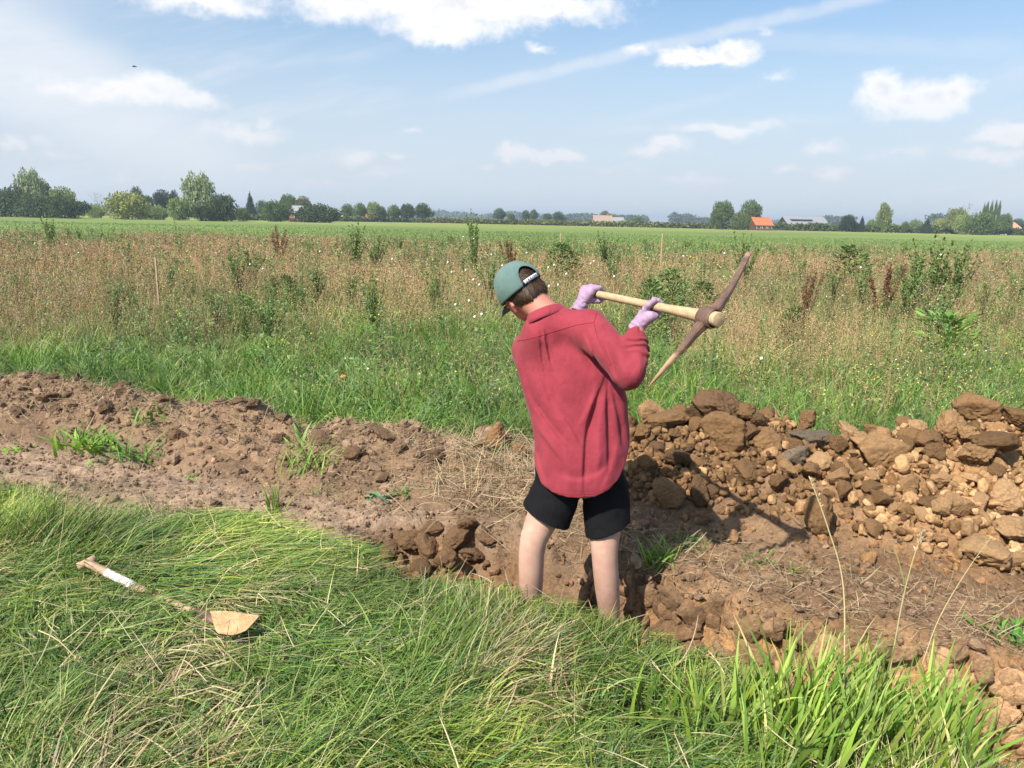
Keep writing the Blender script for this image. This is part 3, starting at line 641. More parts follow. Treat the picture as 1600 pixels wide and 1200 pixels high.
def A(px, py, Y): return np.array(atY(px, py, Y)[:])
FLOOR = -.335
J = dict(neck=A(862, 488, 3.06), head=A(815, 459, 3.19), lsh=A(826, 548, 3.20), rsh=A(921, 512, 3.00),
         lel=np.array((.12, 3.44, 1.0)), lwr=A(905, 481, 3.21), rel=A(982, 580, 2.80), rwr=A(997, 511, 2.90),
         pel=A(906, 745, 3.02), lhip=A(870, 765, 3.02), rhip=A(948, 768, 3.04), lkn=A(830, 850, 2.97), rkn=A(944, 868, 2.97),
         lan=A(829, 1000, 3.06), ran=A(957, 1010, 3.05))
HF = unit((-.38, .73, -.46)); HU = unit(np.array((-.6, .15, .78))-HF*np.dot((-.6, .15, .78), HF)); HR = np.cross(HF, HU)     # head: forward, up, right
person = empty('person', tuple(np.array([J['pel'][0], 3.02, FLOOR])))
tag(person, 'person in red shirt and black shorts standing in the trench swinging a pickaxe', 'person')

def build_body():
    s = SDF((-.25, 2.6, FLOOR-.01), (.78, 3.62, 1.45), .0045)
    j = J; hc = j['head']
    s.ell(hc+HU*.012-HF*.012, (HF, HR, HU), (.096, .076, .098), .0)
    s.ell(hc-HU*.05+HF*.035, (HF, HR, HU), (.055, .052, .062), .03)                  # face and jaw
    s.cap(hc-HU*.098+HF*.062, hc-HU*.092+HF*.066, .018, .018, .02)                   # chin
    s.cap(hc-HU*.01+HF*.092, hc-HU*.042+HF*.106, .007, .0125, .012)                  # nose
    s.cap(hc+HU*.018+HF*.086-HR*.03, hc+HU*.018+HF*.086+HR*.03, .010, .010, .012)    # brow
    s.cap(hc-HU*.068+HF*.088-HR*.018, hc-HU*.068+HF*.088+HR*.018, .0065, .0065, .006) # mouth
    for sg in (-1, 1):
        e = hc-HU*.022-HF*.006+HR*sg*.077
        s.cap(e+HU*.022-HF*.010, e-HU*.002-HF*.016+HR*sg*.007, .0075, .0065, .004); s.cap(e+HU*.022-HF*.008, e+HU*.024+HF*.008, .0075, .006, .004)
        s.cap(e-HU*.002-HF*.014+HR*sg*.006, e-HU*.028+HF*.004, .0065, .008, .006); s.cap(e+HU*.01, e-HU*.01, .008, .008, .008)
    nb = j['neck']
    s.cap(nb+np.array((0, .015, -.03)), hc-HU*.045-HF*.035, .060, .054, .03)
    ch = (j['lsh']+j['rsh'])/2
    s.cap(j['lsh'], j['rsh'], .055, .055, .04); s.cap(ch+np.array((0, .02, -.08)), j['pel']+np.array((0, 0, .1)), .125, .115, .05, ((0, 1, 0), .72))
    s.cap(j['pel']+np.array((-.05, .02, 0)), j['pel']+np.array((.05, .02, 0)), .095, .095, .04)
    for a, b, c in (('lsh', 'lel', 'lwr'), ('rsh', 'rel', 'rwr')):
        s.cap(j[a], j[b], .050, .040, .02); s.cap(j[b], j[c], .038, .025, .01, None, bulge=.003); d = unit(j[c]-j[b]); s.cap(j[c], j[c]+d*(.03 if a == 'rsh' else .004), .025, .022, .006)
    for h, k, a, sg in (('lhip', 'lkn', 'lan', -1), ('rhip', 'rkn', 'ran', 1)):
        kn = j[k]; an = j[a]; hp = j[h]+np.array((0, .02, 0))
        s.chain([hp, hp+(kn-hp)*.5, kn+np.array((0, .006, .01)), kn+(an-kn)*.30+np.array((0, -.006, 0)), kn+(an-kn)*.66, an], [.082, .070, .0525, .0535, .0430, .034], .012)
        s.cap(kn+np.array((0, .03, .02)), kn+np.array((0, .03, -.03)), .034, .030, .02)
        f = unit((-.12 if sg < 0 else .10, 1, 0)); s.cap(an+np.array((0, -.02, -.035)), an+f*.15+np.array((0, 0, -.05)), .034, .030, .02)
    V, F = s.mesh(); V = relax(V, F, 2)
    o = mesh_np('body', V, F, M_SKIN); reparent(o, person); return o
body = build_body()

def build_eyes():
    for sg in (-1, 1):
        c = J['head']-HU*.006+HF*.083+HR*sg*.030
        s = SDF(c-.018, c+.018, .002); s.ell(c, (HF, HR, HU), (.011, .013, .009), 0); V, F = s.mesh(); o = mesh_np('eye', V, F, mat('eye_white', (.6, .58, .55), .3, .5)); reparent(o, person)
build_eyes()

def torso_params():
    rows = [  # py, left px, right px, depth Y, half depth
        (520, 806, 932, 3.10, .098), (545, 803, 936, 3.10, .112), (575, 804, 962, 3.09, .122), (610, 814, 976, 3.07, .126), (650, 826, 981, 3.05, .128),
        (690, 834, 984, 3.035, .140), (720, 833, 988, 3.035, .152), (745, 832, 990, 3.03, .160), (785, 830, 993, 3.03, .166)]
    z = []; cx = []; hw = []; cy = []; hb = []
    for py, l, r, Y, b in rows:
        a = A(l, py, Y); c = A(r, py, Y); z.append((a[2]+c[2])/2); cx.append((a[0]+c[0])/2); hw.append((c[0]-a[0])/2); cy.append(Y); hb.append(b)
    z, cx, hw, cy, hb = map(np.array, (z, cx, hw, cy, hb)); o = np.argsort(z); return z[o], cx[o], hw[o], cy[o], hb[o]
TP = torso_params()
FOLDS = [  # valley(+)/ridge(-) polylines on the back in picture coordinates at Y 2.92, depth m, width m
    ([(936, 522), (943, 540), (953, 565), (958, 588)], .013, .008), ([(852, 514), (856, 545), (866, 585)], .008, .0055), ([(845, 516), (846, 560), (858, 615)], .007, .005),
    ([(849, 515), (851, 550), (860, 590)], -.005, .004),
    ([(948, 592), (932, 625), (918, 662), (914, 705), (911, 762)], .017, .009), ([(930, 612), (921, 640), (903, 668)], -.010, .010),
    ([(952, 600), (948, 640), (951, 690), (950, 735)], .013, .008), ([(938, 630), (932, 680), (932, 740)], -.010, .012),
    ([(826, 622), (850, 655), (880, 690), (900, 705)], .012, .009), ([(834, 668), (858, 692), (884, 722)], -.006, .008), ([(872, 640), (896, 665), (912, 700)], .009, .008),
    ([(912, 515), (925, 545), (934, 575)], .006, .006),
    ([(958, 610), (968, 650), (974, 700)], .009, .007), ([(838, 700), (845, 735), (856, 758)], .006, .008), ([(868, 735), (900, 745), (930, 735), (950, 718)], .007, .010),
    ([(880, 690), (888, 730), (886, 768)], -.008, .010), ([(965, 690), (955, 730), (938, 760)], -.005, .009), ([(815, 560), (822, 600), (836, 640)], .007, .008),
    ([(838, 560), (852, 610), (872, 650)], .007, .009), ([(893, 520), (905, 545), (915, 572)], -.004, .008)]
def fold_field(X, Z):
    r = np.zeros(np.broadcast(X, Z).shape)
    for pts, dep, wd in FOLDS:
        P = [A(px, py, 2.93)[[0, 2]] for px, py in pts]; P = [P[0]]+[p for a, b in zip(P[:-1], P[1:]) for p in ((a+b)/2, b)]
        for _ in range(2): P = [P[0]]+[(P[i-1]+2*P[i]+P[i+1])/4 for i in range(1, len(P)-1)]+[P[-1]]
        m = None; sg = None; L = sum(np.linalg.norm(b-a) for a, b in zip(P[:-1], P[1:])); l = 0; al = None
        for a, b in zip(P[:-1], P[1:]):
            d = seg_dist(X, Z, a, b); u = b-a; s_ = ((X-a[0])*u[1]-(Z-a[1])*u[0])/np.linalg.norm(u)*np.linalg.norm(P[1]-P[0]); t_ = l+np.clip(((X-a[0])*u[0]+(Z-a[1])*u[1])/(u@u), 0, 1)*np.linalg.norm(u); l += np.linalg.norm(u)
            if m is None: m, sg, al = d, s_, t_
            else: w = d < m; m = np.where(w, d, m); sg = np.where(w, s_, sg); al = np.where(w, t_, al)
        ra_ = np.clip(sg/(np.sqrt(m)*np.linalg.norm(P[1]-P[0])+1e-6), -1, 1) if len(P) > 1 else 0; ra_ = ra_*sstep(np.sqrt(m), 0, .002); wide = wd*(1.25-.62*ra_); e_ = np.clip(al/L, 0, 1); end = sstep(e_, -.02, .3)*sstep(1-e_, -.02, .3)*.8+.2
        r = r+1.12*dep*np.exp(-m/(2*wide*wide))*end
    return r
def build_shirt():
    h = .004; s = SDF((-.06, 2.64, .38), (.62, 3.60, 1.36), h); X, Y, Z = s.ax[0][:, None, None], s.ax[1][None, :, None], s.ax[2][None, None, :]
    z = s.ax[2]; cx = np.interp(z, TP[0], TP[1]); hw = np.interp(z, TP[0], TP[2]); cy = np.interp(z, TP[0], TP[3]); hb = np.interp(z, TP[0], TP[4])
    tw = np.interp(z, [.5, .8, 1.1], [.02, .22, .52])                                 # shoulders twisted to the right
    dx = X-cx; dy = Y-cy; c, sn = np.cos(tw), np.sin(tw)
    xr = dx*c-dy*sn; yr = dx*sn+dy*c
    hwr = hw*(1+.04*np.clip((z-.7)/.2, 0, 1))
    e = 2.35; g = (np.abs(xr/hwr)**e+np.abs(yr/hb)**e)**(1/e)
    D = (g-1)*np.minimum(hwr, hb)*1.05
    top = J['neck'][2]-.055
    D = -SDF.smin(-D, -(Z-top), .13); s.D[:] = np.minimum(D, 1).astype(np.float32)
    j = J; nb = j['neck']
    s.cap(j['lsh']+np.array((.02, .0, .01)), nb+np.array((-.02, .03, -.045)), .070, .066, .05); s.cap(j['rsh']+np.array((-.01, 0, -.002)), nb+np.array((.02, .02, -.045)), .070, .066, .05)
    s.cap(nb+np.array((-.03, .02, -.09)), nb+np.array((0.0, .01, -.05)), .085, .062, .05)
    s.cap(j['lsh'], j['lel'], .072, .066, .03); s.cap(j['lel'], j['lel']+(j['lwr']-j['lel'])*.80, .064, .042, .02)
    # right sleeve with bunched folds towards the cuff
    s.cap(j['rsh'], j['rel'], .074, .069, .022); cu = j['rel']+(j['rwr']-j['rel'])*.74
    s.cap(j['rel']+np.array((0, 0, -.004)), cu, .066, .046, .02)
    for t, rr in ((.34, .066), (.56, .060), (.74, .053), (.9, .048)):
        q = j['rel']+(cu-j['rel'])*t; ax = unit(cu-j['rel']); sd = unit(np.cross(ax, (0.3, 1, .2)))
        s.cap(q-sd*.022, q+sd*.022, rr*.55, rr*.62, .018)
    # folds: cloth moves in along the back, plus soft wrinkles elsewhere
    band = np.abs(s.D) < .05; ii = np.argwhere(band); x = s.ax[0][ii[:, 0]]; y = s.ax[1][ii[:, 1]]; zz = s.ax[2][ii[:, 2]]
    back = sstep(-(y-np.interp(zz, TP[0], TP[3])), -.02, .05)
    sl_ = sstep(x-.375, 0, .06)*sstep(zz-.88, 0, .04)
    f = fold_field(x, zz)*back*(1-sl_)
    f = f+.005*fbm(x*9, y*9, zz*3.5, o=3, seed=200)+.005*(1-np.abs(fbm(x*7+zz*4, y*6, zz*4-x*3, o=2, seed=205)))
    # sleeve wrinkles running across the arm
    ax = unit(cu-j['rel']); tt = ((x-j['rel'][0])*ax[0]+(y-j['rel'][1])*ax[1]+(zz-j['rel'][2])*ax[2])
    wr = np.sin(tt*170+5*fbm(x*14, y*14, zz*14, o=2, seed=207))*sstep(tt, .02, .09)*sstep(x-.40, 0, .03)
    ua = unit(j['rel']-j['rsh']); t2 = (x-j['rsh'][0])*ua[0]+(y-j['rsh'][1])*ua[1]+(zz-j['rsh'][2])*ua[2]
    pz = fbm(x*16-zz*9, y*6, zz*10+x*12, o=2, seed=209)
    f = f+.0048*wr+sl_*(.009*pz)*sstep(t2, .02, .12)
    s.D[band] += f.astype(np.float32)
    D0 = s.D.copy()
    # hem: curved shirt tails, open below
    hx = [A(px, py, 2.89)[[0, 2]] for px, py in ((832, 716), (836, 742), (846, 762), (864, 772), (890, 776), (928, 775), (952, 764), (970, 749), (982, 728), (990, 700))]
    hz = np.interp(X, [q[0] for q in hx], [q[1] for q in hx]); front = (Y > 3.05)
    hz = np.where(front & (X > .4), hz-.004, hz)
    s.D = np.maximum(s.D, (hz-Z).astype(np.float32))
    inner = np.maximum(D0+.0085, Z-hz-.06).astype(np.float32); s.D = np.maximum(s.D, -inner)
    V, F = s.mesh(); V = relax(V, F, 2, .4)
    o = mesh_np('shirt', V, F, M_SHIRT); reparent(o, person); return o
shirt = build_shirt()
from mathutils.bvhtree import BVHTree
def bvh_of(o):
    me = o.data; return BVHTree.FromPolygons([v.co[:] for v in me.vertices], [p.vertices[:] for p in me.polygons])
SB = bvh_of(shirt)
def on_surface(bvh, pts, lift=.0006, n=24):
    """points of a picture polyline dropped onto a surface from behind the person"""
    out = []
    P = []
    for a, b in zip(pts[:-1], pts[1:]):
        for k in range(n): P.append((a[0]+(b[0]-a[0])*k/n, a[1]+(b[1]-a[1])*k/n))
    P.append(pts[-1])
    for px, py in P:
        d = ray(px, py).normalized(); hit = bvh.ray_cast(Vector((0, 0, CAM_H)), d)
        if hit[0] is not None: out.append(hit[0]+hit[1]*lift)
    return out
def seam(pts, r=.0013, n=10, m=None, bvh=None, name='seam', par=None):
    q = on_surface(bvh or SB, pts, .0004, n)
    if len(q) < 3: return
    V, F = tube_np(q, r, 6); o = mesh_np(name, V, F, m or M_SEAM); reparent(o, par or person); return o
seam([(808, 533), (830, 529), (862, 519), (900, 508), (927, 504)]); seam([(932, 489), (928, 504), (932, 522), (942, 548), (952, 572)])

seam([(836, 744), (847, 760), (865, 769), (890, 773), (927, 772), (951, 761), (969, 746)], .0011)
def build_collar():
    nb = J['neck']; hc = J['head']; ax = unit(unit(hc-nb)*.6+np.array((0, -.15, .75))); sd = unit(np.cross(ax, (.35, 1, 0))); fr = np.cross(sd, ax)
    c0 = nb+np.array((-.012, .030, -.035)); n = 72; prof = [(.062, -.012), (.0635, .022), (.0655, .036), (.069, .040), (.073, .036), (.082, .018), (.090, .001)]
    V = []
    for k in range(n+1):
        a = -math.pi*.90+2*math.pi*.90*k/n+math.pi/2*0     # opening at the front
        for r, hgt in prof:
            fl = 1+.03*math.sin(3*a+1)*(hgt < .02); d = sd*math.sin(a)*r*fl*1.04-fr*0+(-fr if False else np.cross(ax, sd))*math.cos(a)*r*fl
            V.append(c0+d+ax*(hgt+.006*math.cos(a)))
    m = len(prof); F = [(i*m+j, i*m+j+1, (i+1)*m+j+1, (i+1)*m+j) for i in range(n) for j in range(m-1)]
    o = mesh_np('collar', np.array(V), np.array(F), M_SHIRT); reparent(o, person); md = o.modifiers.new('thickness', 'SOLIDIFY'); md.thickness = .003; md.offset = 0
    return o
collar = build_collar(); 

def build_shorts():
    s = SDF((.0, 2.82, .18), (.52, 3.24, .72), .0038); j = J; p = j['pel']
    s.cap(p+np.array((-.065, .02, .03)), p+np.array((.06, .02, .03)), .120, .120, .03, ((0, 1, 0), .85))
    le = A(850, 815, 3.0); re = A(951, 838, 3.01); ld = unit(le-(j['lhip']+np.array((.01, 0, 0)))); rd = unit(re-j['rhip'])
    s.cap(j['lhip']+np.array((.004, .022, 0)), le+ld*.06, .100, .112, .022); s.cap(j['rhip']+np.array((-.004, .015, 0)), re+rd*.06, .098, .098, .022)
    X, Y, Z = s.ax[0][:, None, None], s.ax[1][None, :, None], s.ax[2][None, None, :]
    mid = A(907, 800, 3.0)[0]+ (Z-.4)*.06
    def half(c, n): return (X-c[0])*n[0]+(Y-c[1])*n[1]+(Z-c[2])*n[2]
    pl = half(A(851, 816, 2.92), unit((-.44, -.05, -.88))); pr = half(A(951, 838, 2.93), unit((.36, -.05, -.9)))
    cut = np.where(X < mid, pl, pr)
    f = .004*fbm(X*16+Z*4, Y*10, Z*7, o=3, seed=220)+.006*(1-np.abs(fbm(X*12, Y*9, Z*14+X*8, o=2, seed=222)))-.004
    s.D += f.astype(np.float32); ins = s.D+.008
    s.D = np.maximum(s.D, cut.astype(np.float32)); s.D = np.maximum(s.D, -np.maximum(ins, (-cut-.03).astype(np.float32)))
    s.D = np.maximum(s.D, (Z-.66).astype(np.float32))
    V, F = s.mesh(); V = relax(V, F, 1, .4); o = mesh_np('shorts', V, F, M_SHORTS); reparent(o, person); return o
build_shorts()

def build_boots():
    for k, sg in (('lan', -1), ('ran', 1)):
        an = J[k]; f = unit((-.12 if sg < 0 else .10, 1, 0)); s = SDF(an+np.array((-.12, -.12, -.12)), an+np.array((.12, .30, .16)), .005)
        s.cap(an+np.array((0, 0, .085)), an+np.array((0, -.006, -.03)), .049, .050, .02); s.cap(an+np.array((0, -.03, -.042)), an+f*.17+np.array((0, 0, -.050)), .042, .040, .03)
        Z = s.ax[2][None, None, :]; s.D = np.maximum(s.D, np.broadcast_to(FLOOR-.004-Z, s.D.shape).astype(np.float32)); s.D = np.maximum(s.D, np.broadcast_to(Z-an[2]-.105, s.D.shape).astype(np.float32))
        V, F = s.mesh(); o = mesh_np('boot', V, F, M_BOOT); reparent(o, person)
build_boots()

def build_cap():
    c = J['head']+HU*.020-HF*.010; n, m = 96, 22; ra, rb, rc = .111, .093, .112
    V = []
    for i in range(n):
        th = 2*math.pi*i/n                       # 0 = front
        back = math.exp(-((((th-math.pi+math.pi) % (2*math.pi))-math.pi)/.52)**4)
        lo = -.10+.05*math.cos(th)*0
        arch = 0.0; dth = abs(th-math.pi)
        if dth < .50: arch = .66*math.sqrt(max(0, 1-(dth/.50)**2))
        p0 = lo+arch
        for k in range(m+1):
            ph = p0+(math.pi/2-p0)*(k/m)
            x = ra*math.cos(ph)**.86*math.cos(th); y = rb*math.cos(ph)**.86*math.sin(th); z = rc*math.sin(ph)
            w = .0022*math.sin(th*5+k*.4)*math.cos(ph)*(k < m*.7)+.003*math.exp(-((z-.03)/.03)**2)*math.sin(3*th+.8)
            r = 1+w/.1; V.append(c+HF*x*r+HR*y*r+HU*z)
    F = [(i*(m+1)+k, ((i+1) % n)*(m+1)+k, ((i+1) % n)*(m+1)+k+1, i*(m+1)+k+1) for i in range(n) for k in range(m)]
    cp = mesh_np('cap', np.array(V), np.array(F), M_CAP); reparent(cp, person)
    md = cp.modifiers.new('thickness', 'SOLIDIFY'); md.thickness = .0028; md.offset = -1
    def child(name, V, F, mt, thick=0): 
        o = mesh_np(name, np.array(V), np.array(F), mt); o.parent = cp
        if thick: md = o.modifiers.new('thickness', 'SOLIDIFY'); md.thickness = thick; md.offset = 0
        return o
    # brim: curved plate projecting from the front
    V = []; nb_, mb = 28, 8
    for i in range(nb_+1):
        a = -1.02+2.04*i/nb_
        for k in range(mb+1):
            t = k/mb; x = ra*math.cos(a)+t*.072*math.cos(a*.75)**.5*(1-.12*a*a); y = rb*math.sin(a)*(1-.04*t); z = rc*math.sin(-.10)-.002-.30*y*y/.09*.55-.022*t*t
            V.append(c+HF*x+HR*y+HU*z)
    child('brim', V, [(i*(mb+1)+k, (i+1)*(mb+1)+k, (i+1)*(mb+1)+k+1, i*(mb+1)+k+1) for i in range(nb_) for k in range(mb)], M_CAP, .004)
    def band(t0, t1, z0, z1, r, mt, name, th=.0016, nn=18):
        V = []
        for i in range(nn+1):
            a = math.pi+t0+(t1-t0)*i/nn
            for z in (z0, z1): V.append(c+HF*ra*r*math.cos(a)*math.cos(z/rc)+HR*rb*r*math.sin(a)*math.cos(z/rc)+HU*z)
        return child(name, V, [(2*i, 2*i+2, 2*i+3, 2*i+1) for i in range(nn)], mt, th)
    z0 = rc*math.sin(-.10)
    band(-.60, .60, z0-.001, z0+.023, .995, M_STRAP, 'strap'); pt = band(-.47, .40, z0+.003, z0+.018, 1.012, M_PATCH, 'strap_patch', .001)
    sh = []                                      # printed marks: small rings and bars
    for q in range(7):
        a = math.pi-.40+.117*q
        for rr in ([0, 1] if q % 3 else [0]):
            zc = z0+.0105; zz = [(-.0042, .0042)] if q % 3 == 0 else [(-.0042, -.0006), (.0006, .0042)][rr:rr+1]
            for (za, zb) in zz:
                pts = []
                for b in range(9):
                    t = 2*math.pi*b/8; aa = a+.032*math.cos(t); z = zc+(za+zb)/2+(zb-za)/2*math.sin(t)
                    pts.append(c+HF*ra*1.026*math.cos(aa)+HR*rb*1.026*math.sin(aa)+HU*z)
                sh.append(tube_np(pts, .0007, 5, caps=False))
    V = []; F = []; o_ = 0
    for v, f in sh: V.append(v); F.append(f+o_); o_ += len(v)
    child('strap_print', np.concatenate(V), np.concatenate(F), M_MARK)
    tv, tf = tube_np([c+HU*(rc-.002), c+HU*(rc+.002)], .006, 10); child('button', tv, tf, M_CAP)
    for (th, ph) in ((2.1, .62), (-2.1, .62), (.9, .6), (-.9, .6)):                  # eyelets
        x = ra*math.cos(ph)**.86*math.cos(th); y = rb*math.cos(ph)**.86*math.sin(th); z = rc*math.sin(ph); p = c+(HF*x+HR*y+HU*z)
        nrm = unit(HF*x/ra**2+HR*y/rb**2+HU*z/rc**2); tv, tf = tube_np([p-nrm*.002, p+nrm*.0009], .0022, 8); child('eyelet', tv, tf, M_STRAP)
    # panel seams
    for th in (math.pi, math.pi*2/3, -math.pi*2/3, math.pi/3, -math.pi/3, 0):
        pts = []
        for k in range(14):
            ph = (.60 if abs(abs(th)-math.pi) < .01 else -.08)+k/13*(math.pi/2-(.60 if abs(abs(th)-math.pi) < .01 else -.08)); x = ra*math.cos(ph)**.86*math.cos(th); y = rb*math.cos(ph)**.86*math.sin(th)
            pts.append(c+(HF*x+HR*y)*1.004+HU*rc*1.004*math.sin(ph))
        tv, tf = tube_np(pts, .0011, 6); child('panel_seam', tv, tf, M_CAP)
    # hair: base volume and strands
    hc = J['head']; s = SDF(hc-.17, hc+.15, .004); s.ell(hc+HU*.012-HF*.016, (HF, HR, HU), (.099, .082, .102), 0)
    s.cap(hc-HF*.078-HU*.030-HR*.03, hc-HF*.078-HU*.030+HR*.03, .030, .030, .02); s.cap(hc-HF*.060-HU*.058-HR*.02, hc-HF*.060-HU*.058+HR*.02, .022, .022, .02)
    X, Y, Z = s.ax[0][:, None, None]-hc[0], s.ax[1][None, :, None]-hc[1], s.ax[2][None, None, :]-hc[2]
    f = X*HF[0]+Y*HF[1]+Z*HF[2]; u = X*HU[0]+Y*HU[1]+Z*HU[2]; r = X*HR[0]+Y*HR[1]+Z*HR[2]
    line = np.where(f > .02, .045-u, np.where(f > -.03, -.004-u+(-f-.0)*.9*0+.0, -.082-u+np.clip((f+.03)*-0, 0, 1)))   # hairline
    line = -.082+np.clip((f+.055)/.075, 0, 1)*.125
    D = np.maximum(s.D, (line-u).astype(np.float32)); D += (.0022*fbm(r*90, f*35, u*14, o=2, seed=230)).astype(np.float32); s.D = D
    V, F = s.mesh(); hcoll = np.tile(np.array([[.055, .034, .020]]), (len(V), 1))*(1+.3*fbm(V[:, 0]*150, V[:, 1]*60, V[:, 2]*60, o=2))[:, None]
    hb = mesh_np('hair', V, F, M_HAIR, np.clip(hcoll, .01, 1)); reparent(hb, person)
    rg = np.random.default_rng(77); N_ = np.zeros_like(V); nn = np.cross(V[F[:, 1]]-V[F[:, 0]], V[F[:, 2]]-V[F[:, 0]])
    for k in range(4): np.add.at(N_, F[:, k], nn)
    N_ /= np.linalg.norm(N_, axis=1)[:, None]+1e-9
    rel = V-hc; uu = rel@HU; ff = rel@HF; ok = np.where((uu < .05) & (ff < .05) | (ff < -.05) & (uu < .075))[0]; pick = rg.choice(ok, 4200); P = V[pick]; nr = N_[pick]
    d = -HU[None]*.9+rg.normal(0, .2, (len(P), 3))-HR[None]*.1; d = d-nr*np.sum(d*nr, 1)[:, None]; d /= np.linalg.norm(d, axis=1)[:, None]
    sd = np.cross(d, nr); L = rg.uniform(.012, .026, len(P)); VV = []
    for t in (0, .5, 1):
        q = P+d*(L*t)[:, None]+nr*(.0015+.0065*t-.003*t*t)[..., None] if False else P+d*(L*t)[:, None]+nr*(.0010+.0022*t); w = .0011*(1-.75*t)
        VV += [q-sd*w, q+sd*w]
    VV = np.stack(VV, 1).reshape(-1, 3); b = np.arange(len(P))[:, None]*6; FF = np.concatenate([b+np.array([[0, 1, 3, 2]]), b+np.array([[2, 3, 5, 4]])])
    cc = pal(len(P), [(.060, .034, .020), (.040, .023, .014), (.085, .050, .029), (.12, .075, .045)], [4, 4, 2, .7], 78); cc = np.repeat(cc, 6, 0)
    st = mesh_np('hair_strands', VV, FF, M_HAIR, np.clip(cc, .005, 1)); st.parent = hb
build_cap()

# ------------------------------------------------------------------ pickaxe
def wood_build(c1, c2, dirt=.3, sc=1.0):
    def b(N, p):
        tc = N.n('ShaderNodeTexCoord').outputs['Object']
        g = N.noise(N.v('MULTIPLY', tc, (30*sc, 14*sc, 60*sc)), 1.6, 5, .6); d = N.noise(tc, 17, 6, .7)
        c = N.mix(N.ss(g, .3, .7), (*c1, 1), (*c2, 1)); c = N.mix(N.m('MULTIPLY', N.ss(d, .5, .72), dirt), c, (.20, .12, .06, 1))
        N.put(p.inputs['Base Color'], c); N.put(p.inputs['Normal'], N.n('ShaderNodeBump', {'Strength': .35, 'Distance': .002, 'Height': g}))
    return b
M_WOOD = mat('ash_wood', None, .65, .25, wood_build((.42, .30, .17), (.54, .40, .245), .4))
M_WOOD2 = mat('old_beech', None, .7, .2, wood_build((.40, .27, .17), (.50, .35, .23), .45))
def rust_build(N, p):
    tc = N.n('ShaderNodeTexCoord').outputs['Object']; n = N.noise(tc, 26, 7, .7); n2 = N.noise(tc, 90, 5, .7); n3 = N.noise(tc, 9, 4, .6)
    c = N.mix(N.ss(n, .35, .65), (.12, .078, .07, 1), (.21, .125, .09, 1)); c = N.mix(N.m('MULTIPLY', N.ss(n2, .5, .7), .6), c, (.24, .14, .09, 1))
    at = N.n('ShaderNodeAttribute', attribute_name='Col').outputs[0]; r = N.n('ShaderNodeSeparateColor', {0: at}).outputs[0]
    mud = N.m('MULTIPLY', N.ss(N.m('ADD', r, N.m('MULTIPLY', N.m('SUBTRACT', n, .5), .9)), .35, .6), .92)
    c = N.mix(mud, c, N.mix(n3, (.33, .20, .11, 1), (.50, .34, .20, 1)))
    N.put(p.inputs['Base Color'], c); N.put(p.inputs['Metallic'], N.m('MULTIPLY', N.m('SUBTRACT', 1.0, mud), .35))
    N.put(p.inputs['Normal'], N.n('ShaderNodeBump', {'Strength': .6, 'Distance': .003, 'Height': N.m('ADD', n, N.m('MULTIPLY', n2, .4))}))
M_RUST = mat('rusty_iron', None, .62, .4, rust_build)
HA = A(926, 458, 3.25); HB = A(1107, 496, 2.62); HX = unit(HB-HA); HC = unit(np.cross(HX, np.cross((0, -1, .15), HX))); HV = np.cross(HX, HC); HV = HV if HV[2] > 0 else -HV    # axis, camera side, up
def rect_loft(secs):
    V = []; F = []
    for (c, a, b, w, t) in secs:                 # centre, width dir, thickness dir, half sizes; 8-gon with bevelled corners
        for (p, q) in ((1, .5), (.72, 1), (-.72, 1), (-1, .5), (-1, -.5), (-.72, -1), (.72, -1), (1, -.5)): V.append(np.array(c)+a*w*p+b*t*q)
    n = len(secs)
    for i in range(n-1):
        for j in range(8): F.append((i*8+j, i*8+(j+1) % 8, (i+1)*8+(j+1) % 8, (i+1)*8+j))
    for i in (0, n-1):
        for q in ((0, 1, 2, 3), (0, 3, 4, 7), (4, 5, 6, 7)): q = tuple(i*8+k for k in q); F.append(q if i else q[::-1])
    return np.array(V), np.array(F)
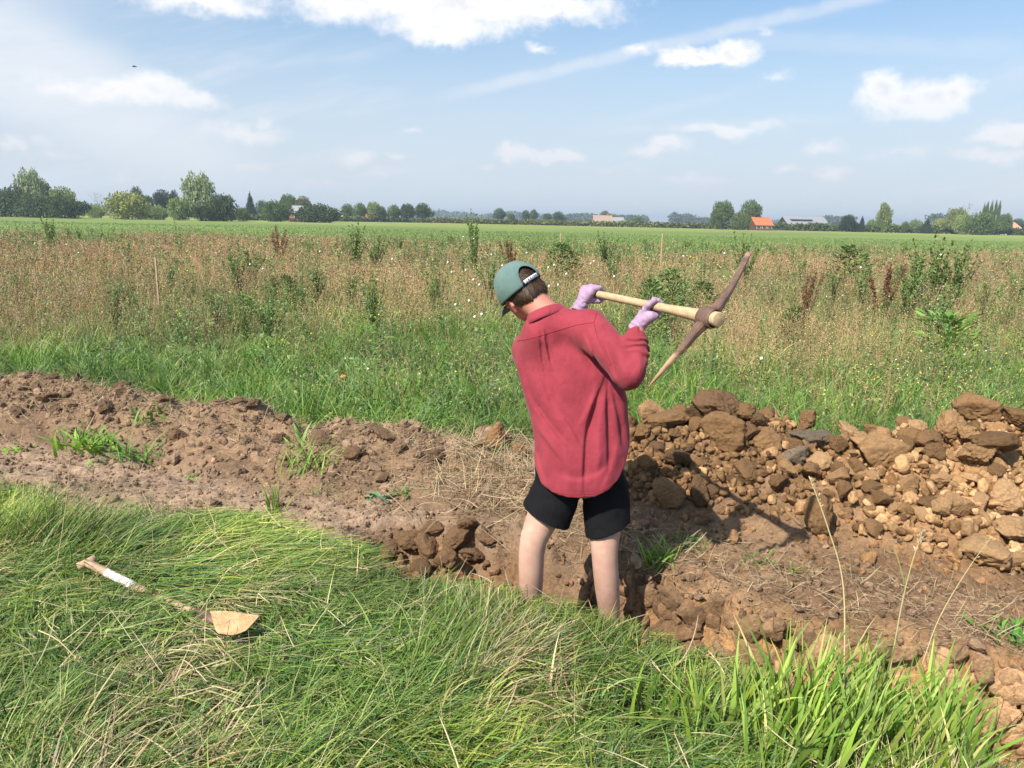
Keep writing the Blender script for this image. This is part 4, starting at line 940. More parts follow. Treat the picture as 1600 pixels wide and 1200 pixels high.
def build_pick():
    pk = empty('pickaxe', tuple(HB)); tag(pk, 'rusty muddy pickaxe with a pale wooden handle raised in both gloved hands', 'pickaxe')
    L = np.linalg.norm(HB-HA); ts = np.concatenate([[-.010, -.009, -.005], np.linspace(0.0, L+.045, 36), [L+.0485, L+.0515, L+.0525]]); pts = [HA+HX*t for t in ts]
    r = [np.interp(t, [-.01, -.009, -.005, .05, L*.55, L-.2, L-.1, L-.03, L+.04, L+.0485, L+.0515, L+.0525], [.011, .0140, .0158, .0158, .0165, .0185, .0230, .0275, .0285, .0285, .027, .025]) for t in ts]
    fl = [np.interp(t, [0, L*.5, L], [1, .95, .9]) for t in ts]
    V, F = tube_np(pts, r, 24, fl); h = mesh_np('handle', V, F, M_WOOD); reparent(h, pk)
    up = [(HB, None), (A(1125, 476, 2.64), 0), (A(1143, 449, 2.67), 0), (A(1157, 422, 2.71), 0), (A(1165, 404, 2.74), 0), (A(1171, 394, 2.76), 0)]
    lo = [(HB, None), (A(1086, 520, 2.61), 0), (A(1066, 545, 2.60), 0), (A(1044, 569, 2.60), 0), (A(1026, 590, 2.61), 0), (A(1014, 604, 2.63), 0)]
    def arm(P, W, T, muds, wd):
        P = [np.array(p[0]) for p in P]; secs = []; cols = []
        n = 30; s_ = np.linspace(0, len(P)-1, n)
        for q in s_:
            i = min(int(q), len(P)-2); f = q-i; c = P[i]*(1-f)+P[i+1]*f; t = unit(P[min(i+1, len(P)-1)]-P[max(i-1, 0) if f < .5 else i]); a = unit(wd-t*np.dot(wd, t)); b = np.cross(t, a)
            j = .0006*math.sin(q*9.1); secs.append((c, a, b, np.interp(q, range(len(W)), W)+j, np.interp(q, range(len(T)), T))); cols += [np.interp(q, range(len(muds)), muds)]*8
        V, F = rect_loft(secs); return V, F, np.repeat(np.array(cols)[:, None], 3, 1)
    # the chisel blade is broad across the swing plane, the point is nearly square
    a1 = arm(up, (.024, .0155, .0122, .0120, .0130, .0130), (.021, .0125, .009, .007, .005, .003), (0, 0, .1, .3, .36, .4), HX)
    a2 = arm(lo, (.024, .0150, .0115, .0088, .0055, .0018), (.021, .013, .0105, .0085, .0055, .0018), (0, .05, .35, .8, .9, .95), HX)
    # the eye: an oval collar round the handle
    n = 32; Vc = []; prof = [(.029, -.032), (.0325, -.032), (.0345, -.024), (.0355, 0), (.0345, .024), (.0325, .032), (.029, .032)]
    vd = unit(A(1141, 447, 2.67)-A(1066, 545, 2.60)); vd = unit(vd-HX*np.dot(vd, HX)); wd = np.cross(HX, vd)
    for i in range(n):
        a = 2*math.pi*i/n
        for rr, z in prof: Vc.append(HB+HX*z+vd*math.cos(a)*rr*1.10+wd*math.sin(a)*rr*.93)
    m = len(prof); Fc = [(i*m+k, ((i+1) % n)*m+k, ((i+1) % n)*m+k+1, i*m+k+1) for i in range(n) for k in range(m-1)]
    V, F, C = merge([a1, a2, (np.array(Vc), np.array(Fc), np.zeros((len(Vc), 3)))])
    o = mesh_np('iron_head', V, F, M_RUST, C, smooth=False); reparent(o, pk)
    bm = bmesh.new(); bm.from_mesh(o.data); bmesh.ops.recalc_face_normals(bm, faces=bm.faces); bm.to_mesh(o.data); bm.free()
build_pick()

def build_gloves():
    def P(C, th, R, along=0): return C+HX*along+HC*math.cos(th)*R+HV*math.sin(th)*R
    def hand(C, rh, wr, thp, f0, f1, thumb, spread, name, sgn):
        s = SDF(C-.115, C+.115, .0024); R = rh+.0085
        pc = P(C, thp, rh+.021)
        wdir = unit(wr-pc)
        for k in range(4):                       # four fingers, unequal, curling round the handle
            al = (k-1.5)*.0205*sgn; ln = (.90, 1.0, .95, .78)[k]; n = 5
            kn = P(C, thp+(f0-thp)*.55, rh+.022, al*.98)                                   # knuckle
            s.cap(pc+HX*al*.75-wdir*0+wdir*.018, kn, .0125, .0115, .006)
            pr = kn
            for q in range(n):
                th = f0+(f1-f0)*ln*(q+1)/n; nx = P(C, th, R+(.003 if q in (1, 3) else 0), al*(1-.08*q)); s.cap(pr, nx, .0108-.0007*q, .0104-.0007*q, .0025); pr = nx
        s.cap(pc-HX*.026, pc+HX*.026, .0155, .0155, .012); hl = pc+(wr-pc)*.45
        s.cap(pc-HX*.016, hl-HX*.006, .019, .018, .014); s.cap(pc+HX*.018, hl+HX*.008, .018, .018, .014)
        s.cap(hl, wr, .0245, .0275, .016); e = wr+unit(wr-hl)*.022; s.cap(wr, e, .0285, .0305, .01)
        pr = hl+HX*sgn*(-.012)*1.0
        tb = [P(C, th, R+.003+dr, al) for th, dr, al in thumb]; s.cap(pr, tb[0], .0165, .0135, .008)
        for a, b, r1, r2 in zip(tb[:-1], tb[1:], (.0132, .0122, .011), (.0122, .011, .0095)): s.cap(a, b, r1, r2, .004)
        # folds at the wrist
        band = np.abs(s.D) < .012; ii = np.argwhere(band); x = s.lo+s.h*ii; t = (x-wr)@unit(wr-hl)
        s.D[band] += (.0012*np.sin(t*330+4*vnoise(x[:, 0]*50, x[:, 1]*50, x[:, 2]*50))*sstep(t, -.05, -.015)).astype(np.float32)
        X = [s.ax[0][:, None, None], s.ax[1][None, :, None], s.ax[2][None, None, :]]; cut = sum((X[i]-e[i])*unit(wr-hl)[i] for i in range(3))
        s.D = np.maximum(s.D, cut.astype(np.float32))
        V, F = s.mesh(); V = relax(V, F, 1, .35); o = mesh_np('glove', V, F, M_GLOVE); reparent(o, person)
    Lh = np.linalg.norm(HB-HA); tr = .0
    # right hand: palm under the shaft, thumb up on the near side, fingers round the far side
    d = ray(1017, 490); best = min(np.linspace(0, Lh, 200), key=lambda t: abs((HA+HX*t)[0]/(HA+HX*t)[1]-d.x/d.y)); CR_ = HA+HX*best
    hand(CR_, .019, J['rwr']+np.array((0, 0, .004)), -1.45, -2.1, -4.7, ((-.75, .003, .006), (-.15, 0, .024), (.55, 0, .040)), .02, 'glove', -1)
    # left hand: back of the hand towards the camera, fingers over the butt
    CL_ = HA+HX*.012
    hand(CL_, .0165, J['lwr']+np.array((.004, 0, .006)), -.15, .55, 3.2, ((-1.5, .002, .018), (-2.3, 0, .030), (-3.0, 0, .034)), .02, 'glove', -1)
build_gloves()
q = on_surface(bvh_of(body), [(836, 905), (841, 899), (845, 906), (840, 913), (836, 905)], .0003, 4)
if len(q) > 4: V, F = tube_np(q, .0010, 5); o = mesh_np('tattoo', V, F, M_MARK); reparent(o, body); o.parent = person
# ------------------------------------------------------------------ shovel lying in the grass
def build_shovel():
    g0 = atZ(121, 886, .13); g1 = atZ(150, 872, .15); a = (Vector(g0)+Vector(g1))*.5
    base = empty('shovel', tuple(a)); tag(base, 'wooden T-handled shovel with a muddy yellow blade lying in the long grass', 'shovel')
    mid = atZ(240, 931, .042); so_ = atZ(326, 966, .055)
    V, F = tube_np([g0, g0.lerp(g1, .03), g0.lerp(g1, .5), g0.lerp(g1, .97), g1], [.012, .0165, .0155, .0165, .012], 16); o = mesh_np('grip', V, F, M_WOOD2); reparent(o, base)
    P = [a.lerp(mid, t) for t in np.linspace(0, 1, 12)]+[mid.lerp(so_, t) for t in np.linspace(.1, 1, 8)]
    V, F = tube_np(P, [.0165]*len(P), 18); o = mesh_np('shaft', V, F, M_WOOD2); reparent(o, base)
    p0 = a.lerp(mid, .30); p1 = a.lerp(mid, .70); V, F = tube_np([p0.lerp(p1, t) for t in np.linspace(0, 1, 10)], [.0172]*10, 18)
    wl = mat('worn_white_paint', None, .6, .3, lambda N, p: N.put(p.inputs['Base Color'], N.mix(N.ss(N.noise(N.n('ShaderNodeTexCoord').outputs['Object'], 55, 5, .7), .48, .62), (.78, .77, .74, 1), (.46, .32, .2, 1))))
    o = mesh_np('paint_band', V, F, wl); reparent(o, base)
    def blade_m(N, p):
        tc = N.n('ShaderNodeTexCoord').outputs['Object']; n = N.noise(tc, 30, 6, .7); n2 = N.noise(tc, 130, 4, .7)
        c = N.mix(N.ss(n, .3, .7), (.38, .24, .12, 1), (.56, .39, .21, 1)); c = N.mix(N.m('MULTIPLY', N.ss(n2, .52, .68), .6), c, (.22, .13, .07, 1)); N.put(p.inputs['Base Color'], c)
        N.put(p.inputs['Normal'], N.n('ShaderNodeBump', {'Strength': .4, 'Distance': .003, 'Height': n2}))
    mb = mat('muddy_blade', None, .7, .25, blade_m)
    V, F = tube_np([so_.lerp(mid, .22), so_, atZ(338, 972, .082)], [.020, .022, .012], 14, [1, 1, .5]); o = mesh_np('socket', V, F, M_RUST, np.zeros((len(V), 3))); reparent(o, base)
    # dished blade: rows from the shoulders to the rounded cutting edge
    tl = atZ(329, 955, .150); tr = atZ(406, 959, .145); bl = atZ(344, 990, .095); br = atZ(374, 999, .085)
    n, m = 22, 16; V = []
    for i in range(n+1):
        u = i/n
        for k in range(m+1):
            v = k/m; top = tl.lerp(tr, u)
            bx = bl.lerp(br, min(1, u*1.5)).lerp(tr, max(0, (u-.30)/.70)**1.6) if u > .30 else bl.lerp(br, u*1.5)
            p = top.lerp(bx, v); p = p+Vector((0, 0, -.030*math.sin(math.pi*v)*(1-u*.5)+.004*math.sin(u*5))); V.append(p[:])
    F = [(i*(m+1)+k, (i+1)*(m+1)+k, (i+1)*(m+1)+k+1, i*(m+1)+k+1) for i in range(n) for k in range(m)]
    o = mesh_np('blade', np.array(V), np.array(F), mb); reparent(o, base); md = o.modifiers.new('thickness', 'SOLIDIFY'); md.thickness = .003
build_shovel()

# ------------------------------------------------------------------ clods of earth
def ico(sub):
    bm = bmesh.new(); bmesh.ops.create_icosphere(bm, subdivisions=sub, radius=1.0); v = np.array([q.co[:] for q in bm.verts]); f = np.array([[q.index for q in p.verts] for p in bm.faces]); bm.free(); return v, f
ICO5 = ico(5); ICO4 = ico(4)
def clod_mesh(seed, rough=1.0, base=ICO5, planes=13, soft=18):
    r = np.random.default_rng(seed); v, f = base
    n = r.normal(0, 1, (planes, 3)); n /= np.linalg.norm(n, axis=1)[:, None]; h = r.uniform(.62, 1.0, planes)
    c = np.maximum(v@n.T, 1e-3); rad = h[None]/c; rad = np.minimum(rad, 3)
    R_ = -np.log(np.exp(-rad*soft).sum(1))/soft; R_ = np.clip(R_, .3, 1.35)
    p = v*R_[:, None]; o = seed*3.7
    d = .085*fbm(p[:, 0]*2.1+o, p[:, 1]*2.1, p[:, 2]*2.1, o=5, seed=seed % 50, g=.55)+.05*(1-2*np.abs(fbm(p[:, 0]*4+o, p[:, 1]*4, p[:, 2]*4, o=3, seed=seed % 40)))
    st = np.round((p@n[0])*5+.6*vnoise(p[:, 0]*2, p[:, 1]*2, p[:, 2]*2))/5-(p@n[0]); d = d+.10*st*(rough < 1.5)
    cr = np.clip(.07-np.abs(fbm(p[:, 0]*1.6+o, p[:, 1]*1.6+3, p[:, 2]*1.6, o=2, seed=7)), 0, 1)/.07; d = d-.12*cr*rough*.7
    p = p+v*(d*rough)[:, None]; p /= np.abs(p).max(); return p, f
CLODS = []
for k in range(16):
    p, f = clod_mesh(100+k, (1.0, 1.2, 1.5)[k % 3], ICO5 if k < 11 else ICO4, 8+k % 5, 60)
    me = mesh_np('earth_clod', p, f, M_CLOD, link=False).data; CLODS.append(me)
for o in [o for o in bpy.data.objects if o.users == 0 or not o.users_collection]: bpy.data.objects.remove(o)
BROWN = (.30, .178, .086); TAN = (.45, .275, .135); ORANGE = (.57, .36, .185); GREY = (.26, .205, .145); DARK = (.20, .12, .066)
crg = np.random.default_rng(500); placed = []; NCL = [0]
def clod(x, y, s, color, label, group, z=None, sq=(1, .9, .75), rot=None, variant=None, name='earth_clod', sink=.25):
    me = CLODS[variant if variant is not None else int(crg.integers(0, 16))]; o = bpy.data.objects.new(name, me); S.collection.objects.link(o)
    zz = float(height(np.array([x]), np.array([y]))[0]) if z is None else z
    o.location = (x, y, zz+s*sq[2]*(1-sink)*.6); o.scale = (s*sq[0], s*sq[1], s*sq[2]); o.rotation_euler = rot or tuple(crg.uniform(-.5, .5, 2))+(crg.uniform(0, 6.3),)
    k = 1+crg.normal(0, .10); o.color = (min(1, color[0]*k), min(1, color[1]*k), min(1, color[2]*k), 1); tag(o, label, 'clod', group); placed.append((x, y, o.location.z+s*sq[2]*.6, s)); NCL[0] += 1
    return o
def clod_px(px, py, Y, wpx, col, label, group=None, sq=(1, .85, .75), rot=None, variant=None, name='earth_clod'):
    """a clod whose middle shows at a picture place, at distance Y; wpx its width there"""
    best = None
    for dY in np.linspace(-.35, .45, 41):
        q = atY(px, py, Y+dY); s_ = wpx/2/FPX*(Y+dY); gap = q.z-s_*sq[2]*.75-float(height(np.array([q.x]), np.array([q.y]))[0]); e_ = abs(gap)+.12*abs(dY)
        if best is None or e_ < best[0]: best = (e_, Y+dY)
    Y = best[1]; p = atY(px, py, Y); s = wpx/2/FPX*Y; o = clod(p.x, p.y, s, col, label, group, 0, sq, rot, variant, name); o.location.z = p.z; return o
GH = 'broken clods heaped behind the trench'
named = [
 (1125, 640, 4.30, 92, DARK, 'large crumbly dark clod crowning the heap right of the person', (1, .9, .66), 2), (1015, 648, 4.15, 62, TAN, 'tan clod with a broken face at the left heap end by the red shirt', (1, .8, .8), 0),
 (1052, 652, 4.12, 84, BROWN, 'long flat brown slab tilted across the left top of the heap', (1, .6, .42), 3), (1168, 640, 4.2, 46, BROWN, 'small brown clod right behind the large crumbly one', (1, .9, .7), 4),
 (1135, 675, 4.05, 82, BROWN, 'brown clod directly below the large crumbly crowning clod', (1, .9, .8), 6), (1198, 690, 3.95, 70, BROWN, 'blocky brown clod next to the grey clay lump', (1, .8, .7), 1),
 (1265, 685, 3.9, 74, GREY, 'upper grey clay lump in the middle of the heap', (1, .9, .6), 5), (1246, 714, 3.8, 52, GREY, 'lower grey clay lump under the other grey one', (1, .9, .9), 7),
 (1285, 722, 3.7, 50, ORANGE, 'orange brown clod just right of the grey clay lumps', (1, .8, .8), 3), (1375, 708, 3.85, 92, TAN, 'broad tan slab with a stony face in the middle of the heap', (1, .7, .85), 0),
 (1430, 682, 3.95, 56, BROWN, 'rounded brown clod above the broad tan slab', (1, .8, .7), 4), (1530, 640, 4.15, 74, BROWN, 'topmost brown clod of the tall right end of the heap', (1, .9, .8), 6),
 (1488, 668, 4.0, 66, TAN, 'jagged tan clod on the left shoulder of the tall right end', (1, .8, .9), 1), (1560, 690, 3.9, 110, BROWN, 'long brown slab slanting down at the far right edge', (1, .6, .5), 3),
 (1590, 652, 4.05, 60, BROWN, 'dark brown clod at the top right edge of the photo', (1, .9, .8), 5), (1530, 705, 3.75, 80, TAN, 'smooth tan clod under the slanting slab', (1, .8, .7), 8),
 (1040, 770, 3.72, 66, BROWN, 'square brown clod at the foot of the heap nearest the black shorts', (1, .8, .8), 0), (1092, 768, 3.72, 56, DARK, 'dark upright clod beside the square one at the foot of the heap', (.8, .9, 1), 1),
 (1284, 800, 3.35, 84, BROWN, 'weathered upright block standing alone in front of the heap', (.7, .8, 1), 4), (1545, 862, 3.05, 84, ORANGE, 'big pale orange clod low at the right edge', (1, .9, .62), 6),
 (1592, 830, 3.12, 80, ORANGE, 'wide orange clod cut by the right edge of the photo', (1, .9, .6), 2), (1420, 760, 3.5, 50, TAN, 'tan clod on the lower slope below the broad slab', (1, .9, .8), 7),
 (1490, 790, 3.35, 60, TAN, 'rough tan clod low on the right slope', (1, .9, .8), 0), (1570, 775, 3.4, 70, ORANGE, 'orange clod on the right slope above the wide orange one', (1, .9, .8), 1),
 (1455, 690, 3.92, 50, BROWN, 'brown clod wedged between the tan slab and the jagged tan clod', (1, .9, .8), 2), (1350, 660, 4.0, 0, BROWN, '', (1, 1, 1), 0)]
for (px, py, Y, w, col, lab, sq, va) in named:
    if w: clod_px(px, py, Y, w*1.06, col, lab, None, sq, (crg.uniform(-.3, .3), crg.uniform(-.3, .3), crg.uniform(-.4, .4)), va)
# the leaning orange block on the ridge left of the person
clod_px(775, 681, 4.42, 52, (.42, .235, .115), 'upright orange block leaning on the ridge left of the person', None, (.85, .7, 1), (.15, .3, .35), 1)
clod_px(748, 695, 4.36, 26, (.36, .2, .1), 'small orange clod at the foot of the leaning orange block', None, (1, .8, .6), None, 3)
clod_px(812, 704, 4.3, 40, BROWN, 'brown clod between the leaning orange block and the person', None, (1, .9, .6), None, 7)
for (px, py, Y, w, lab) in ((668, 850, 3.50, 70, 'flat broken clod at the left end of the trench'), (712, 840, 3.52, 64, 'rounded brown clod in the middle of the filled trench end'), (742, 862, 3.4, 62, 'cracked clod in the trench nearest the left leg'),
                        (640, 836, 3.62, 54, 'brown clod against the left bank of the trench'), (700, 868, 3.32, 60, 'low clod at the front of the filled trench end'), (728, 815, 3.62, 46, 'orange topped clod standing in the filled trench end'),
                        (676, 822, 3.62, 40, 'small clod under the far bank at the trench end'), (605, 862, 3.42, 46, 'brown clod at the grassy left tip of the trench'), (760, 838, 3.5, 40, 'small dark clod tucked by the far trench bank'), (655, 882, 3.3, 48, 'muddy clod half under the grass at the trench front')):
    clod_px(px, py+4, Y, w, (.27, .165, .090), lab, None, (1, .85, .7), None)
# loose clods building up the heap
def heap():
    n = 0; tries = 0; rg = np.random.default_rng(901)
    while n < 240 and tries < 20000:
        tries += 1; x = rg.uniform(.55, 3.55); cr = float(lerp(x, *CR)); v = rg.beta(1.5, 2.0); y = cr+.22-v*lerp(x, [.5, 1.5, 2.5, 3.5], [.80, .85, 1.3, 1.85])
        s = rg.uniform(.040, .088)*(1.12-.35*v)+(.02 if rg.uniform() < .2 else 0)
        if any((x-a)**2+(y-b)**2 < (.43*(s+d))**2 for a, b, _, d in placed): continue
        t = sstep(x, 1.0, 2.6); f = rg.uniform(); col = BROWN if f > .55*t+.12 else (TAN if f > .30*t else ORANGE)
        if x < 1.5 and rg.uniform() < .5: col = DARK
        if (-.5 < x-cr*0) and x > 2.0 and v > .55 and rg.uniform() < .5: col = ORANGE
        clod(x, y, s, col, 'loose clod among the many of the heap behind the trench', GH, None, (1, rg.uniform(.65, .95), rg.uniform(.55, .95)), sink=rg.choice([-1.3, -.7, -.2, .1])); n += 1
    n = 0; tries = 0
    while n < 58 and tries < 2000:                # turf lumps on the old ridge, left
        tries += 1; x = rg.uniform(-4.3, .1); y = float(lerp(x, *CR))+rg.normal(.02, .17); s = rg.uniform(.045, .10)
        if any((x-a)**2+(y-b)**2 < (.8*(s+d))**2 for a, b, _, d in placed): continue
        clod(x, y, s, (.235, .152, .092), 'rough rooty turf lump on the old spoil ridge left of the person', 'turf lumps on the old ridge', None, (1, .8, .6), name='turf_lump', variant=int(rg.choice([2, 5, 8])), sink=.35); n += 1
heap()
def rubble():
    r = np.random.default_rng(950); b = ico(3); var = [clod_mesh(300+k, .8, b, 9, 50)[0] for k in range(14)]; var = np.array(var); n = 3000
    x = r.uniform(.5, 3.7, n); v = r.beta(1.3, 1.6, n); y = lerp(x, *CR)+.25-v*lerp(x, [.5, 1.5, 2.5, 3.5], [.85, .9, 1.35, 1.95]); s = np.clip(r.lognormal(-3.75, .38, n), .010, .05)
    q = r.normal(0, 1, (n, 3, 3)); q, _ = np.linalg.qr(q); q *= np.sign(np.linalg.det(q))[:, None, None]; sc = s[:, None, None]*r.uniform(.6, 1.1, (n, 1, 3)); V = (var[r.integers(0, 14, n)]*sc)@q+np.stack([x, y, height(x, y)+s*.5+r.uniform(0, .02, n)], 1)[:, None]
    t = sstep(x, 1.1, 2.4); u = r.uniform(0, 1, n); c = np.where((u > .6*t+.1)[:, None], np.array([BROWN])*(.72+.28*t)[:, None], np.where((u > .35*t)[:, None], np.array([TAN]), np.array([ORANGE])))*(1+r.normal(0, .16, (n, 1)))
    m = var.shape[1]; F = (b[1][None]+(np.arange(n)*m)[:, None, None]).reshape(-1, 3); o = mesh_np('clod_rubble', V.reshape(-1, 3), F, M_GROUND, np.clip(np.repeat(c, m, 0), .02, .8)); tag(o, 'small broken pieces of earth between the clods of the heap', None, None, 'stuff')
rubble()
def trench_bank():
    r = np.random.default_rng(970); b = ICO4; var = np.array([clod_mesh(400+k, .9, b, 8, 70)[0] for k in range(12)]); n = 360
    x = np.sort(r.uniform(.42, 2.7, n)); z = -.005-r.uniform(0, 1, n)**.8*.36; s = r.uniform(.035, .075, n); y = lerp(x, *FE)+.030*fbm(x*7, x*0, o=3, seed=9)-.012+.02*(z+.2)+r.uniform(-.012, .012, n)
    sc = s[:, None, None]*np.stack([r.uniform(.6, 1.1, n), r.uniform(.35, .5, n), r.uniform(.8, 1.35, n)], 1)[:, None]; a = r.normal(0, .3, n); th = r.normal(-.35, .2, n); V = var[r.integers(0, 12, n)]*sc
    ca, sa, ct, st = [f[:, None] for f in (np.cos(a), np.sin(a), np.cos(th), np.sin(th))]; X, Y, Z = V[..., 0], V[..., 1], V[..., 2]; X, Z = X*ca-Z*sa, X*sa+Z*ca; X, Y = X*ct-Y*st, X*st+Y*ct
    V = np.stack([X+x[:, None], Y+y[:, None], np.minimum(Z+z[:, None], .03+height(x, y+.12)[:, None])], -1); k = sstep(x, .7, 1.5); c = (np.array([[.22, .135, .075]])*(1-k[:, None])+np.array([[.50, .31, .165]])*k[:, None])*(1+r.normal(0, .13, (n, 1)))
    top = sstep(z, -.09, -.02)[:, None]*.6; c = c*(1-top)+top*np.array([[.22, .145, .09]]); m = var.shape[1]; F = (b[1][None]+(np.arange(n)*m)[:, None, None]).reshape(-1, 3)
    o = mesh_np('trench_bank', V.reshape(-1, 3), F, M_GROUND, np.clip(np.repeat(c, m, 0), .02, .8)); tag(o, 'cracked orange clay face of the trench', None, None, 'structure')
trench_bank()
clod_px(437+100, 942, 2.96, 16, BROWN, 'small lone clod lying in the grass right of the shovel', None, (1, .9, .9)); clod_px(620, 935, 3.05, 60, (.24, .15, .095), 'flat mound of dry earth in the grass before the trench', None, (1, .7, .28))
clod_px(1166, 898, 3.0, 16, ORANGE, 'small orange pebble on the slope right of the person', None, (1, .8, .7))
# ------------------------------------------------------------------ single plants
def leafy(name, x, y, n, L, wid, arch, cols, label, cat, group=None, seed=0, segs=6, spread=.03, up=.3, mat_=None, z=None):
    """a tuft or rosette: strap leaves from one root; one mesh"""
    r = np.random.default_rng(seed); zz = float(height(np.array([x]), np.array([y]))[0]) if z is None else z
    P = np.stack([r.normal(0, spread, n), r.normal(0, spread, n), np.zeros(n)], 1); c = pal(n, cols, [1]*len(cols), seed+1)
    a0 = np.abs(r.normal(up, .2, n)); V, F, C = blades(P, L*r.uniform(.55, 1.1, n), r.uniform(-3.14, 3.14, n), a0, a0+arch*r.uniform(.5, 1.3, n), wid*r.uniform(.6, 1.2, n), c*.8, c*1.1, segs, 1.1, None, seed, None)
    o = mesh_np(name, V, F, mat_ or M_GRASS, C); o.location = (x, y, zz-.01); tag(o, label, cat, group); return o
def gz(px, py): 
    z = 0.0
    for _ in range(6): p = atZ(px, py, z); z = float(height(np.array([p.x]), np.array([p.y]))[0])
    return p
LG = [(.13, .25, .03), (.18, .31, .045), (.24, .36, .06)]
# broad upright grass bottom right
def reed_tufts():
    spots = [(1085, 1150, .30, 30), (1150, 1165, .36, 40), (1215, 1150, .42, 46), (1265, 1175, .44, 52), (1320, 1160, .42, 50), (1380, 1180, .40, 46), (1435, 1190, .40, 40), (1490, 1200, .38, 34), (1190, 1225, .38, 40), (1300, 1250, .40, 44), (1410, 1260, .38, 44), (1010, 1120, .24, 20), (1475, 1255, .40, 44), (1340, 1215, .42, 46), (1240, 1225, .36, 36)]
    for k, (px, py, L, n) in enumerate(spots):
        p = gz(px, py); sd = 600+k; r = np.random.default_rng(sd); n = int(n*1.2)
        P = np.stack([r.normal(0, .040, n), r.normal(0, .040, n), np.zeros(n)], 1); c = pal(n, [(.15, .26, .045), (.22, .34, .06), (.30, .41, .09)]+[(.40, .46, .12), (.50, .44, .18)], [4, 4, 2.4, 1.2, .5], sd+1, .2)
        a0 = np.abs(r.normal(.16, .12, n)); V, F, C = blades(P, L*r.uniform(.5, 1.0, n), r.normal(-.1, 1.5, n), a0, a0+r.uniform(.1, .85, n), r.uniform(.010, .019, n), c*.75, c*1.12, 8, 1.6, None, sd, [.8, .95, 1, .95, .85, .7, .5, .28, .05])
        o = mesh_np('reed_grass_tuft', V, F, M_GRASS, C); o.location = (p.x, p.y, p.z-.01)
        tag(o, 'tuft of broad bright green grass blades at the bottom right', 'grass tuft', 'broad grass tufts at the bottom right')
reed_tufts()
SC_ = [(.50, .42, .22), (.58, .47, .25), (.42, .36, .18)]
def stalk(pts, r0, r1, label, head=None, sheath=False, seed=0, name='grass_stalk'):
    P = [Vector(p) for p in pts]; n = 18; Q = []
    for k in range(n+1):
        t = k/n*(len(P)-1); i = min(int(t), len(P)-2); f = t-i
        p_ = P[max(i-1, 0)]; q_ = P[i]; r_ = P[i+1]; s_ = P[min(i+2, len(P)-1)]
        Q.append(.5*((2*q_)+(r_-p_)*f+(2*p_-5*q_+4*r_-s_)*f*f+(3*q_-p_-3*r_+s_)*f**3))
    V, F = tube_np(Q, list(np.linspace(r0, r1, n+1)), 6); parts = [(V, F, np.tile(np.array([SC_[seed % 3]]), (len(V), 1)))]
    rg = np.random.default_rng(seed)
    if head:
        k = head; t = rg.uniform(.80, 1, k); c0 = np.array([Q[int(v*n)][:] for v in t])+rg.normal(0, .0035, (k, 3)); parts.append(flakes(c0, np.full(k, .012), np.tile(np.array([(.55, .44, .26)]), (k, 1))*rg.uniform(.8, 1.2, (k, 1)), seed, .3, 2.5))
    if sheath:
        i = int(n*.45); a = np.array(Q[i][:]); V2, F2, C2 = blades(a[None], np.array([.16]), np.array([2.4]), np.array([.25]), np.array([.5]), np.array([.012]), np.array([[.45, .48, .15]]), np.array([[.55, .5, .2]]), 5, 1, None, seed); parts.append((V2, F2, C2))
    V, F, C = merge(parts); o = mesh_np(name, V-np.array(P[0][:]), F, M_DRY, C); o.location = P[0]; tag(o, label, 'dry stalk'); return o
stalk([atY(1318, 1090, 2.05), atY(1318, 920, 2.1), atY(1292, 820, 2.12), atY(1264, 744, 2.14)], .0028, .0014, 'tall pale dry stalk leaning left over the heap, leftmost of the tall three', 40, False, 1)
stalk([atY(1385, 1080, 2.1), atY(1408, 950, 2.14), atY(1425, 880, 2.16), atY(1443, 826, 2.18)], .0028, .0013, 'pale dry stalk with a drooping seed head, middle of the tall three', 50, True, 2)
stalk([atY(1440, 1040, 2.25), atY(1468, 965, 2.3), atY(1512, 890, 2.34), atY(1550, 838, 2.36)], .0018, .0008, 'thin dry stalk leaning right before the orange clods, rightmost of the tall three', 12, False, 3)
stalk([atY(88, 885, 2.9), atY(97, 830, 2.93), atY(106, 760, 2.95), atY(110, 707, 2.96)], .0013, .0007, 'thin bent straw rising over the grass at the left, left of the shovel grip', 10, False, 4)
stalk([atY(694, 935, 3.05), atY(692, 900, 3.06), atY(688, 868, 3.08)], .0016, .0008, 'short straw standing in front of the filled trench end', 0, False, 5)
stalk([atY(920, 1020, 2.5), atY(868, 1080, 2.2), atY(950, 1180, 2.0)], .0015, .0012, 'pale bent straw lying over the grass in front of the person', 0, False, 6)
stalk([atZ(60, 985, .16), atZ(90, 1000, .17), atZ(125, 1035, .12)], .0022, .0012, 'dry seed head drooping over the grass at the bottom left', 30, False, 7)
# weeds rooted on the bare earth
def rosette(px, py, n, L, w, cols, label, seed, arch=.8, up=.7, cat='weed', name='ground_weed', spread=.03): 
    p = gz(px, py); leafy(name, p.x, p.y, n, L, w, arch, cols, label, cat, None, seed, 5, spread, up, M_LEAF)
GR = [(.12, .25, .05), (.17, .30, .06), (.09, .18, .04)]
rosette(140, 655, 70, .17, .026, [(.14, .30, .03), (.2, .36, .05)], 'bright green leafy weed on the left of the old ridge', 701, .9, .5, spread=.09)
rosette(140, 672, 60, .20, .008, GR, 'grass clump hanging below the bright leafy weed', 702, 1.3, .6, spread=.09)
rosette(205, 668, 90, .30, .009, GR, 'arching green grass clump to the right of the bright leafy weed', 703, 1.4, .6, spread=.08)
rosette(235, 648, 40, .17, .018, GR, 'small leafy weed above the arching grass clump', 704, 1., .5, spread=.06)
rosette(30, 702, 40, .07, .018, [(.18, .34, .03)], 'low light green weed at the left edge of the bare path', 705, 1., .9, spread=.05)
rosette(148, 722, 16, .06, .012, GR, 'tiny green weed on the bare path right of the low light green one', 706)
